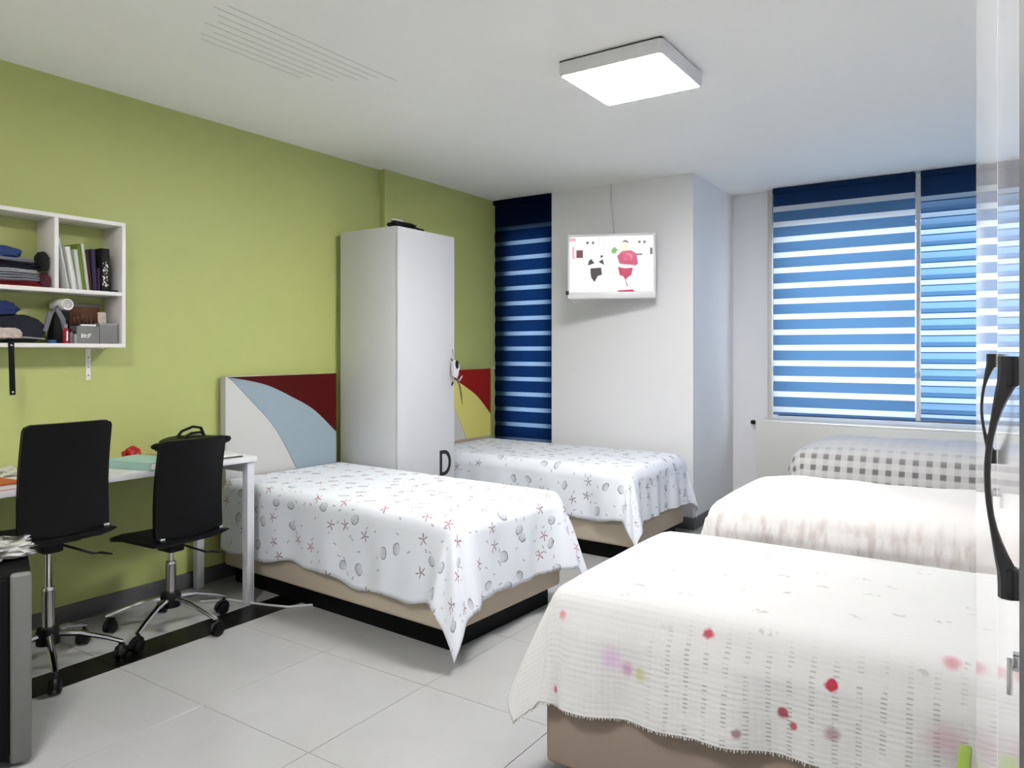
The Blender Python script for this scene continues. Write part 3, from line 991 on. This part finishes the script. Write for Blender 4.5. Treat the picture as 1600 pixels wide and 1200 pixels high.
# red rosette
m = MB()
for k in range(9):
    a = k * 2.4; rr = .008 + .0035 * k
    m.blob((rr * math.cos(a), rr * math.sin(a), .022 + .010 * (9 - k) / 3), (.018, .018, .020), 1, .3, 4, k * 1.0)
m.box(-.03, .03, -.03, .03, 0, .012, .004)
o = m.build('paper_flower', 'red_plastic', None, smooth=True)
o.location = (-3.76, 2.075, DZ + .0)
tag(o, 'small crumpled red flower at the back of the desk', 'flower')
o = bx('paper_sheet', 'terracotta', None, -.07, .07, -.16, .16, 0, .003)
o.location = (-3.78, 2.10, DZ); o.rotation_euler = (0, 0, R(3))
o.location.x = -3.795; o.location.y = 2.08
tag(o, 'terracotta paper sheet under the red flower on the desk', 'paper')
bpy.data.objects['paper_flower'].location.z = DZ + .004
# crumpled clear wrapper behind the near chair
m = MB().blob((0, 0, .02), (.04, .05, .024), 3, .6, 6, 4.0)
M['wrapper'] = plain('clear_wrapper', (190, 190, 170), 0.2)
o = m.build('wrapper', 'wrapper', None)
o.location = (-3.74, 1.48, DZ)
tag(o, 'crumpled clear wrapper on the desk near the orange book', 'wrapper')
# black laptop bag
t = thing('laptop_bag', 'black laptop bag on the desk behind the right-hand chair', 'bag', (-3.66, 2.325, DZ), R(4))
MB().blob((0, 0, .060), (.11, .165, .050), 3, .18, 4, 9.0).build('bag_body', 'black_leather', t, smooth=True)
MB().blob((.04, .17, .075), (.05, .06, .022), 2, .2, 4, 2.0, False).build('flap', 'black_leather', t, smooth=True)
MB().blob((.02, -.165, .070), (.05, .05, .020), 2, .2, 4, 3.0, False).build('flap', 'black_leather', t, smooth=True)
MB().tube([(-.02, -.06, .095), (-.01, -.03, .135), (0, .03, .155), (0, .08, .145), (-.01, .11, .10)], .008, 6).build('carry_handle', 'black_leather', t, smooth=True)
MB().tube([(.02, -.08, .09), (.03, 0, .125), (.03, .06, .125), (.02, .10, .09)], .007, 6).build('carry_handle', 'black_leather', t, smooth=True)
t = thing('notebook', 'white notebooks under the black laptop bag at the desk end', 'notebook', (-3.515, 2.40, DZ), R(-12))
bx('pages', 'paper', t, -.06, .10, -.10, .075, .002, .014)
bx('cover_board', 'white_lam', t, -.062, .102, -.102, .077, .014, .017)
o = MB().tube([(0, 0, .005), (.02, .14, .005)], .004, 6).build('pen', 'black_plastic', None, smooth=True)
o.location = (-3.395, 2.32, DZ)
tag(o, 'dark pen on the desk beside the white notebooks', 'pen')

# ------------------------------------------------------------------ chairs
def office_chair(label, x, y, rz, seat, base_rot):
    """faces local +x"""
    t = thing('office_chair', label, 'chair', (x, y, 0), rz, 'black swivel chairs at the desk')
    # backrest: slightly curved slab
    rings = []
    W, H = .355, .465
    for k in (0, .012, .035, .08, .2, .32, .44, .56, .68, .80, .90, .95, .98, 1.0):
        z = seat - .01 + H * k
        xx = -.175 - .035 * k + .02 * math.sin(PI * k)
        e_ = min(k, 1 - k) * H
        hw = W / 2 * (1 - .03 * k) - (.026 - math.sqrt(max(0, .026 ** 2 - (.026 - e_) ** 2)) if e_ < .026 else 0)
        ring = []
        for j in range(9):
            s = -1 + j / 4
            ring.append(Vector((xx + .018 * s * s, s * hw, z)))
        for j in range(9):
            s = 1 - j / 4
            ring.append(Vector((xx + .022 + .018 * s * s + .012 * (1 - s * s), s * hw, z)))
        rings.append(ring)
    MB().rings(rings).build('backrest', 'black_leather', t, smooth=True, angle=50)
    # seat pad with a rolled front
    m = MB()
    rings = []
    for i in range(13):
        k = i / 12
        xx = -.19 + .42 * k
        hw = .205 - .03 * (max(0, k - .75) / .25) ** 2 - .01 * (1 - k)
        drop = .035 * (max(0, k - .7) / .3) ** 2
        th_ = .042 * (1 if 0 < i < 12 else .6)
        ring = []
        for j in range(9):
            s = -1 + j / 4
            ring.append(Vector((xx, s * hw, seat - drop - .012 * (1 - s * s) + (-.012 if abs(s) == 1 else 0))))
        for j in range(9):
            s = 1 - j / 4
            ring.append(Vector((xx, s * hw * .97, seat - drop - th_ + (.010 if abs(s) == 1 else 0))))
        rings.append(ring)
    m.rings(rings).build('seat', 'black_leather', t, smooth=True, angle=50)
    bx('seat_plate', 'black_plastic', t, -.10, .10, -.09, .09, seat - .060, seat - .040, .004)
    bx('mechanism', 'black_plastic', t, -.055, .055, -.04, .04, seat - .105, seat - .058, .01)
    m = MB().tube([(-.02, -.03, seat - .075), (-.03, -.11, seat - .115), (-.035, -.17, seat - .145)], .006, 6)
    lv = m.build('lever', 'black_plastic', t, smooth=True)
    MB().tube([(-.035, -.17, seat - .145), (-.035, -.205, seat - .150), (-.035, -.25, seat - .166)], [.007, .012, .008], 8, flat=.5).build('paddle', 'black_plastic', lv, smooth=True)
    for sy in (-1, 1):
        bx('corner_clip', 'chrome', t, -.178, -.150, sy * .155 - .012, sy * .155 + .012, seat - .006, seat + .010, .003)
    gap_ = seat - .105
    MB().lathe([(.014, .33 if seat > .55 else .30), (.014, gap_)], (0, 0, 0), 16).build('gas_piston', 'chrome', t, smooth=True)
    MB().lathe([(.024, .17), (.024, .335 if seat > .55 else .315), (.026, .338 if seat > .55 else .318), (.022, .35 if seat > .55 else .33), (.015, .352 if seat > .55 else .332)], (0, 0, 0), 16).build('gas_sleeve', 'steel', t, smooth=True)
    MB().lathe([(.03, .105), (.045, .11), (.048, .16), (.040, .178), (.026, .18)], (0, 0, 0), 18).build('hub', 'black_plastic', t, smooth=True)
    for k in range(5):
        a = base_rot + k * 2 * PI / 5
        ca, sa = math.cos(a), math.sin(a)
        pt = lambda r_, z_: (ca * r_, sa * r_, z_)
        MB().tube([pt(.03, .150), pt(.12, .140), pt(.22, .108), pt(.285, .082)], [.018, .015, .0125, .011], 8, flat=.8).build('base_arm', 'chrome', t, smooth=True)
        m = MB().tube([pt(.275, .090), pt(.275, .058)], .007, 8)
        # hooded twin-wheel caster
        cs = m.build('caster', 'black_plastic', t, smooth=True)
        wa = a + 1.1 + k * 1.7
        d = Vector((math.cos(wa), math.sin(wa), 0))
        c0 = Vector(pt(.275, .030)) + Vector((-d.y, d.x, 0)) * .012
        for s in (-1, 1):
            p0 = c0 + d * s * .006; p1 = c0 + d * s * .024
            MB().tube([p0, p0.lerp(p1, .15), p0.lerp(p1, .85), p1], [.024, .0285, .0285, .022], 14).build('wheel', 'black_plastic', cs, smooth=True)
        hood = [c0 + Vector((-d.y, d.x, 0)) * (math.cos(q) * .033) + Vector((0, 0, math.sin(q) * .033)) for q in [PI * i / 6 for i in range(7)]]
        MB().tube(hood, .012, 6).build('caster_hood', 'black_plastic', cs, smooth=True)
    return t
office_chair('black swivel chair with raised seat at the near end of the desk', -3.385, 1.505, PI, .605, R(17))
office_chair('black swivel chair with lowered seat beside the beige bed', -3.385, 2.060, PI + R(2), .485, R(-26))

# ------------------------------------------------------------------ wall shelf and what is on it
SX0, SX1 = XL, -3.705
SY0, SY1 = 1.345, 2.012
Z0, Z1 = 1.372, 2.003
t = thing('wall_shelf', 'white box shelf on the green wall', 'shelf', (SX0, SY0, Z0))
sd, sl, shh = SX1 - SX0, SY1 - SY0, Z1 - Z0
tk = .019
bx('top_board', 'shelf_lam', t, 0, sd, 0, sl, shh - tk, shh, .001)
bx('bottom_board', 'shelf_lam', t, 0, sd, 0, sl, 0, tk, .001)
bx('side_board', 'shelf_lam', t, 0, sd, 0, tk, tk, shh - tk, .001)
bx('side_board', 'shelf_lam', t, 0, sd, sl - tk, sl, tk, shh - tk, .001)
ZM = 1.634
bx('middle_board', 'shelf_lam', t, 0, sd, tk, sl - tk, ZM - Z0 - .002, ZM - Z0 + tk - .002, .001)
bx('divider', 'shelf_lam', t, 0, sd, 1.675 - SY0, 1.694 - SY0, ZM - Z0 + tk - .002, shh - tk, .001)
br = bx('bracket', 'shelf_lam', t, 0, .006, 1.900 - SY0, 1.924 - SY0, -.165, 0, .001)
bx('bracket_arm', 'shelf_lam', br, 0, sd - .03, 1.904 - SY0, 1.920 - SY0, -.006, 0)
for zz in (-.05, -.10, -.14):
    MB().lathe([(.004, 0), (.004, .002), (.002, .003)], (.006, 1.912 - SY0, zz), 8, 'x').build('screw', 'steel', br)
ZU = ZM + tk - .002      # upper compartment floor
ZL = Z0 + tk             # lower compartment floor

def cmat(nm, c, **k):
    M[nm] = plain(nm, c, .85, bump=.2, bscale=300, **k); return nm
# stack of folded clothes in the left compartment
gz = ZU
cl = [('cloth_red', (150, 20, 34), .022, .30, 'red folded garment at the bottom of the shelf stack'),
      ('cloth_grey', (150, 152, 160), .036, .285, 'light grey folded garment, second from the bottom of the stack'),
      ('cloth_white', (205, 206, 208), .018, .255, 'white folded shirt in the middle of the shelf stack'),
      ('cloth_navy', (26, 28, 46), .030, .265, 'dark navy folded garment above the white shirt'),
      ('cloth_pale', (168, 170, 182), .016, .235, 'pale lilac-grey folded top near the top of the stack')]
for i, (nm, c, h_, dep, lab) in enumerate(cl):
    cmat(nm, c, var=.15)
    tt = thing('folded_garment', lab, 'clothes', (XL + .085, 1.50, gz), R((-1, 2, -2, 1, 2)[i]), 'folded clothes on the wall shelf')
    m = MB()
    n = 3 if h_ > .02 else 2
    for q in range(n):
        rings = []
        zc = h_ * (q + .5) / n; hh = h_ / n * .52
        yy0 = -.135; yy1 = dep - .135 - .008 * q
        for s_ in range(13):
            k = s_ / 12
            wv = .004 * math.sin(k * 9 + i + q)
            ring = []
            for a in range(10):
                an = 2 * PI * a / 10
                ring.append(Vector((math.copysign(abs(math.cos(an)) ** .5, math.cos(an)) * (.075 - .004 * q) , yy0 + (yy1 - yy0) * k, zc + hh * math.copysign(abs(math.sin(an)) ** .7, math.sin(an)) * (1 if 0 < s_ < 12 else .5) + wv * .4)))
            rings.append(ring)
        m.rings(rings)
    m.build('fold', nm, tt, smooth=True)
    gz += h_ + .002
cmat('cloth_black', (18, 18, 20)); cmat('cloth_blue', (34, 58, 110)); cmat('cloth_pattern', (70, 20, 34), var=.8, scale=60)
o = MB().blob((0, 0, .045), (.05, .020, .05), 3, .3, 4, 6.0).build('rolled_cloth', 'cloth_black', None, smooth=True)
o.location = (-3.765, 1.645, ZU + .075)
tag(o, 'black rolled cloth at the right end of the clothes stack', 'clothes')
o = MB().blob((0, 0, .03), (.035, .022, .036), 3, .3, 4, 8.0).build('patterned_scarf', 'cloth_pattern', None, smooth=True)
o.location = (-3.745, 1.645, ZU)
tag(o, 'dark red patterned scarf beside the clothes stack', 'scarf')
o = MB().blob((0, 0, .02), (.06, .09, .03), 3, .3, 4, 11.0).build('blue_cloth', 'cloth_blue', None, smooth=True)
o.location = (-3.79, 1.47, gz)
tag(o, 'blue cloth lying on top of the clothes stack', 'clothes')

# books in the right compartment: leaning ones first
def upright(label, cov, y, th_, h_, d_, lean, pages='paper', front=-3.73):
    tt = thing('book', label, 'book', (front, y, ZU), 0, 'books in the right-hand shelf compartment')
    tt.rotation_euler = (lean, 0, 0)
    bx('pages', pages, tt, -d_ + .003, -.003, .002, th_ - .002, .002, h_ - .004)
    bx('spine', cov, tt, -.003, .0, 0, th_, 0, h_)
    bx('cover_board', cov, tt, -d_, 0, -.001, .002, 0, h_)
    bx('cover_board', cov, tt, -d_, 0, th_ - .002, th_ + .001, 0, h_)
    return tt
for nm, c in (('bk_green', (120, 140, 40)), ('bk_white', (214, 216, 208)), ('bk_cream', (200, 206, 190)), ('bk_dark', (44, 46, 44)), ('bk_brown', (84, 50, 34)), ('bk_navy', (44, 42, 72)), ('bk_purple', (66, 32, 62)), ('bk_black', (16, 16, 18))):
    cmat(nm, c)
upright('tall thin white book leaning at the left of the shelf compartment', 'bk_white', 1.745, .010, .245, .13, R(10.5))
upright('wide white book leaning second from the divider', 'bk_white', 1.766, .024, .205, .13, R(9.5))
upright('pale spiral notebook with a dark top edge on the shelf', 'bk_cream', 1.795, .020, .195, .12, R(7.5))
upright('green-edged white book in the middle of the row', 'bk_green', 1.818, .010, .225, .13, R(7))
upright('pale cream book leaning right of the green-edged book', 'bk_cream', 1.833, .014, .225, .12, R(7))
upright('brown book between the cream and navy books', 'bk_brown', 1.850, .008, .195, .12, R(5))
upright('mottled navy book on the shelf', 'bk_navy', 1.864, .019, .205, .12, R(3))
upright('small purple book next to the navy one', 'bk_purple', 1.886, .012, .115, .11, R(1))
nb = upright('black book with white scribbled spine, rightmost of the row', 'bk_black', 1.905, .036, .215, .12, 0)
m = MB()
rnd = random.Random(5)
for k in range(30):
    y_ = rnd.uniform(.004, .028); z_ = .01 + .004 * k + rnd.uniform(0, .02)
    m.box(0, .0006, y_, y_ + rnd.uniform(.003, .008), z_, z_ + rnd.uniform(.003, .012))
m.build('spine_print', 'paper', nb)
o = bx('phone', 'black_plastic', None, -.06, .06, -.018, .018, 0, .010, .003)
o.location = (-3.78, 1.966, ZU)
tag(o, 'flat black gadget lying in the corner of the upper right compartment', 'gadget')

# lower compartment
cmat('bag_navy', (14, 17, 32)); cmat('pouch_blue', (26, 40, 92)); cmat('grey_box', (120, 120, 118)); cmat('brown_box', (92, 56, 36))
cmat('skin_pouch', (186, 172, 160), var=.5, scale=60); cmat('can_red', (150, 22, 34)); cmat('bottle_blue', (30, 80, 130)); cmat('grey_bag', (108, 108, 112)); cmat('tub', (150, 150, 148))
t = thing('duffel_bag', 'dark navy bag in the lower shelf compartment', 'bag', (-3.79, 1.545, ZL))
MB().blob((0, -.01, .058), (.085, .118, .070), 4, .18, 4, 1.0).build('bag_body', 'bag_navy', t, smooth=True)
MB().blob((.03, .07, .105), (.014, .014, .006), 2, .2, 4, 3.0, False).build('zip_tab', 'skin_pouch', t, smooth=True)
MB().tube([(.075, -.10, .02), (.088, .0, .026), (.078, .09, .02)], .004, 6).build('piping', 'steel', t, smooth=True)
o = MB().blob((0, 0, .03), (.05, .075, .036), 3, .3, 4, 5.5).build('cap', 'pouch_blue', None, smooth=True)
o.location = (-3.79, 1.475, ZL + .125)
tag(o, 'royal blue cap piled on the navy bag', 'cap')
o = MB().blob((0, 0, .02), (.02, .055, .026), 3, .35, 5, 6.5).build('pouch', 'skin_pouch', None, smooth=True)
o.location = (-3.735, 1.475, ZL + .0)
o.location.x = -3.692
o.location.z = ZL + .022
tag(o, 'pale mottled pouch in front of the navy bag', 'pouch')
# black belt hanging over the shelf edge
bl = MB().box(-.002, .002, -.012, .012, -.235, .01, .001).build('belt', 'black_leather', None)
bl.location = (SX1 + .004, 1.492, Z0 + .02)
bl.rotation_euler = (R(1.5), 0, 0)
tag(bl, 'black strap hanging over the lower shelf edge', 'strap')
for zz in (-.012, -.222):
    MB().lathe([(.005, 0), (.005, .001), (.003, .002)], (.002, 0, zz), 10, 'x').build('rivet', 'chrome', bl)
o = MB().tube([(0, -.05, .0), (0, -.025, .09), (0, .0, .115), (0, .03, .06), (0, .045, -.02)], [.012, .014, .014, .013, .008], 8, flat=.6).build('grey_strap', 'grey_bag', None, smooth=True)
o.location = (-3.745, 1.70, ZL + .055)
tag(o, 'grey looped bag handle behind the red can', 'strap')
t = thing('towel_roll', 'rolled white towel on top of the clutter in the lower compartment', 'towel', (-3.80, 1.742, ZL + .158))
MB().lathe([(.005, -.05), (.026, -.05), (.028, -.045), (.028, .075), (.026, .08), (.005, .08)], (0, 0, .028), 18, 'x').build('roll', 'paper', t, smooth=True)
sp = []
for k in range(40):
    a = k * .42; rr = .003 + .0195 * k / 40
    sp.append((.0805, rr * math.cos(a), .028 + rr * math.sin(a)))
MB().tube(sp, .0016, 5).build('spiral_edge', 'grey_bag', t)
t = thing('box', 'brown cardboard box at the back of the lower compartment', 'box', (-3.835, 1.86, ZL))
bx('box_body', 'brown_box', t, -.04, .008, -.075, .085, 0, .185, .002)
bx('lid', 'grey_box', t, -.042, .009, -.12, .088, .185, .20, .002)
t = thing('box', 'dark upright box behind the clear tub on the shelf', 'box', (-3.815, 1.745, ZL))
bx('box_body', 'bk_black', t, -.04, .03, -.035, .035, 0, .156, .002)
bx('lid_flap', 'bk_dark', t, -.041, .031, -.036, .036, .15, .157, .001)
t = thing('spray_can', 'red spray can in the lower compartment', 'can', (-3.722, 1.733, ZL))
MB().lathe([(.012, 0), (.0135, .003), (.0135, .062), (.009, .070), (.006, .074)], (0, 0, 0), 14).build('can_body', 'can_red', t, smooth=True)
MB().lathe([(.006, .073), (.007, .075), (.007, .09), (.003, .093)], (0, 0, 0), 10).build('nozzle', 'tub', t, smooth=True)
bx('white_label', 'paper', t, .0125, .0142, -.003, .003, .012, .058)
for k, (yy, hh, mt, lab) in enumerate([(1.758, .070, 'grey_bag', 'slim grey bottle right beside the red can'), (1.776, .058, 'tub', 'small pale bottle left of the clear tub')]):
    t = thing('bottle', lab, 'bottle', (-3.725, yy, ZL), 0, 'small bottles on the shelf')
    MB().lathe([(.007, 0), (.008, .002), (.008, hh * .7), (.004, hh * .8)], (0, 0, 0), 12).build('bottle_body', mt, t, smooth=True)
    MB().lathe([(.0045, hh * .78), (.0045, hh), (.002, hh + .002)], (0, 0, 0), 10).build('cap', 'black_plastic', t, smooth=True)
o = MB().lathe([(.016, 0), (.018, .002), (.018, .014), (.016, .016), (.004, .016)], (0, 0, 0), 16).build('cream_jar', 'bottle_blue', None, smooth=True)
o.location = (-3.722, 1.672, ZL)
tag(o, 'small blue jar in front of the navy bag', 'jar')
# clear tub with brushes
t = thing('storage_tub', 'grey translucent tub with white lettering and brushes in the lower compartment', 'tub', (-3.765, 1.833, ZL))
m = MB()
m.box(-.03, .045, -.05, .055, 0, .003).box(.042, .045, -.05, .055, .003, .085).box(-.03, -.027, -.05, .055, .003, .085).box(-.027, .042, -.05, -.047, .003, .085).box(-.027, .042, .052, .055, .003, .085)
m.build('tub_body', 'grey_box', t)
m = MB()
# white lettering strokes on the front
xs_ = -.030
for (a, b, c_, d_) in [(0, 0, .006, .020), (.010, .0, .004, .018), (.016, .002, .004, .016), (.022, 0, .008, .004), (.022, .010, .008, .004), (.033, .0, .004, .020), (.037, .016, .010, .004), (.037, .008, .007, .004)]:
    m.box(.0451, .0457, xs_ + a, xs_ + a + c_, .028 + b, .028 + b + d_)
m.build('lettering', 'paper', t)
for k in range(6):
    yy = -.035 + .015 * k
    bq = MB().tube([(.0, yy, .01), (.005, yy + .004 * (k - 3), .11 + .006 * (k % 3))], .004, 6).build('brush', 'bk_black', t, smooth=True)
    MB().blob((.005, yy + .004 * (k - 3), .118 + .006 * (k % 3)), (.007, .007, .014), 2, .1, 3, k, False).build('bristles', 'bk_brown', bq, smooth=True)
bx('lid_edge', 'paper', t, .03, .047, -.03, .04, .086, .094, .002)
t = thing('box', 'plain grey box in the lower right corner of the shelf', 'box', (-3.775, 1.938, ZL))
bx('box_body', 'grey_box', t, -.05, .05, -.045, .045, 0, .098, .002)
bx('lid', 'tub', t, -.051, .051, -.046, .046, .094, .102, .002)
o = bx('sachet', 'skin_pouch', None, -.004, .004, -.022, .022, 0, .055, .003)
o.location = (-3.745, 1.915, ZL + .1025); o.rotation_euler = (R(4), 0, R(10))
tag(o, 'beige sachet standing on the plain grey box', 'sachet')

# ------------------------------------------------------------------ near-left cabinet, case and bag
t = thing('low_cabinet', 'low black cabinet with grey edge post in the near left corner', 'cabinet', (-2.647, 1.128, 0), R(68.8))
bx('body', 'black_body', t, -.45, -.001, .032, .470, .03, .618, .006)
bx('door', 'black_body', t, -.45, -.062, .0, .030, .03, .612, .006)
bx('edge_post', 'grey_edge', t, -.060, .0, .0, .031, .012, .630, .012, 3)
for sx in (-.42, -.03):
    for sy in (.06, .43):
        MB().lathe([(.014, 0), (.018, .004), (.018, .035)], (sx, sy, 0), 10).build('foot', 'black_plastic', t, smooth=True)
def foil():
    g = NT('crumpled_silver_foil')
    o_ = g.obj()
    nz = g.noise(o_, 14.0, 4.0)
    g.link(g.mix(g.step(nz, .42, .58), srgb(60, 60, 60), srgb(215, 215, 212)), g.b.inputs['Base Color'])
    g.b.inputs['Roughness'].default_value = .25
    g.b.inputs['Metallic'].default_value = .5
    return g.m
M['foil'] = foil()
o = MB().blob((0, 0, .03), (.14, .10, .036), 4, .55, 7, 12.0).build('plastic_bag', 'foil', None)
o.location = (-2.99, 1.12, .62)
o.rotation_euler = (0, 0, R(60))
tag(o, 'crumpled silver plastic bag lying on the low black cabinet', 'bag')
# white cable on the floor from desk to bed
o = MB().tube([(-3.60, 2.36, .006), (-3.50, 2.465, .006), (-3.40, 2.49, .006), (-3.331, 2.505, .006), (-3.23, 2.535, .006), (-3.141, 2.568, .006), (-3.06, 2.66, .006), (-3.0, 2.80, .006)], .006, 6).build('floor_cable', 'cable', None, smooth=True)
tag(o, 'white cable on the floor between desk leg and bed', 'cable')

# ------------------------------------------------------------------ glossy wardrobe units along the right
def bow_handle(parent, y, x, z0, z1, depth, mat):
    """bow handle: flat feet top and bottom, arched strap standing off the door (towards local -x)"""
    pts, rad = [], []
    n = 18
    for i in range(n + 1):
        k = i / n
        z = z1 + (z0 - z1) * k
        kk = max(0, min(1, (k - .09) / .82))
        o_ = .0035 + depth * math.sin(PI * kk) ** .85
        pts.append((x - o_, y, z))
        rad.append(.0014 + .0032 * max(0, min(1, (abs(2 * k - 1) - .35) / .50)) ** 1.6)
    h = MB().tube(pts, rad, 8).build('handle', mat, parent, smooth=True)
    for za, zb in ((z1 - .014, z1), (z0, z0 + .014)):
        bx('handle_foot', 'dark_chrome', h, x - .0048, x, y - .0046, y + .0046, za, zb, .001)
    return h
def wardrobe(label, p0, p1, doors, height, handle_mat, c0=.001, seams=()):
    """front line from p0 to p1 (world XY); the carcass lies to the right of it"""
    p0, p1 = Vector((p0[0], p0[1], 0)), Vector((p1[0], p1[1], 0))
    d = p1 - p0
    rz = math.atan2(d.y, d.x) - PI / 2
    t = thing('glossy_wardrobe', label, 'wardrobe', p0, rz, 'glossy white wardrobe units')
    Lw = d.length
    bx('carcass', 'gap', t, .021, .56, c0, Lw - .001, .0, height)
    bx('end_panel', 'white_lam', t, .020, .56, Lw - .001, Lw + .012, 0, height)
    for ya, yb in seams:
        bx('seam_strip', 'gap', t, -.0004, .020, ya, yb, .06, height - .01)
    for (a, b, hy) in doors:
        dr_ = bx('door', 'gloss', t, 0, .019, a, b, .06, height - .01, .0012, 1)
        bow_handle(dr_, hy, 0.0, 1.236, 1.348, .0086, handle_mat)
        lk_ = MB().lathe([(.0045, 0), (.0045, -.002), (.003, -.0025)], (0, hy + .003, 1.206), 12, 'x').build('lock', 'chrome', dr_, smooth=True)
        bx('key', 'steel', lk_, -.0045, -.002, hy + .002, hy + .004, 1.190, 1.207, .0005)
    return t
def on1(y): return (0.0153 - .0244 * y, y)
wardrobe('glossy white wardrobe unit closest to the camera, with black bow handle', on1(-.118), on1(.868), [(.004, .500, .55 - .02 + .0), (.512, .984, .53)][1:] + [(.004, .448, .030)], 2.2, 'dark_chrome', seams=((.449, .5112),))
wardrobe('glossy white wardrobe unit behind the closest one, reflecting the blinds', (-.0058, .872), (-.0373, 1.36), [(.004, .487, .030)], 2.2, 'dark_chrome', .03)

# narrow lime bin between wardrobe and bed
t = thing('storage_bin', 'narrow lime green bin between the nearest bed and the wardrobe', 'bin', (-.068, 1.70, 0))
bx('bin_body', 'lime', t, -.009, .010, -.09, .09, 0, .52, .004)
bx('bin_rim', 'lime', t, -.011, .012, -.094, .094, .515, .535, .003)
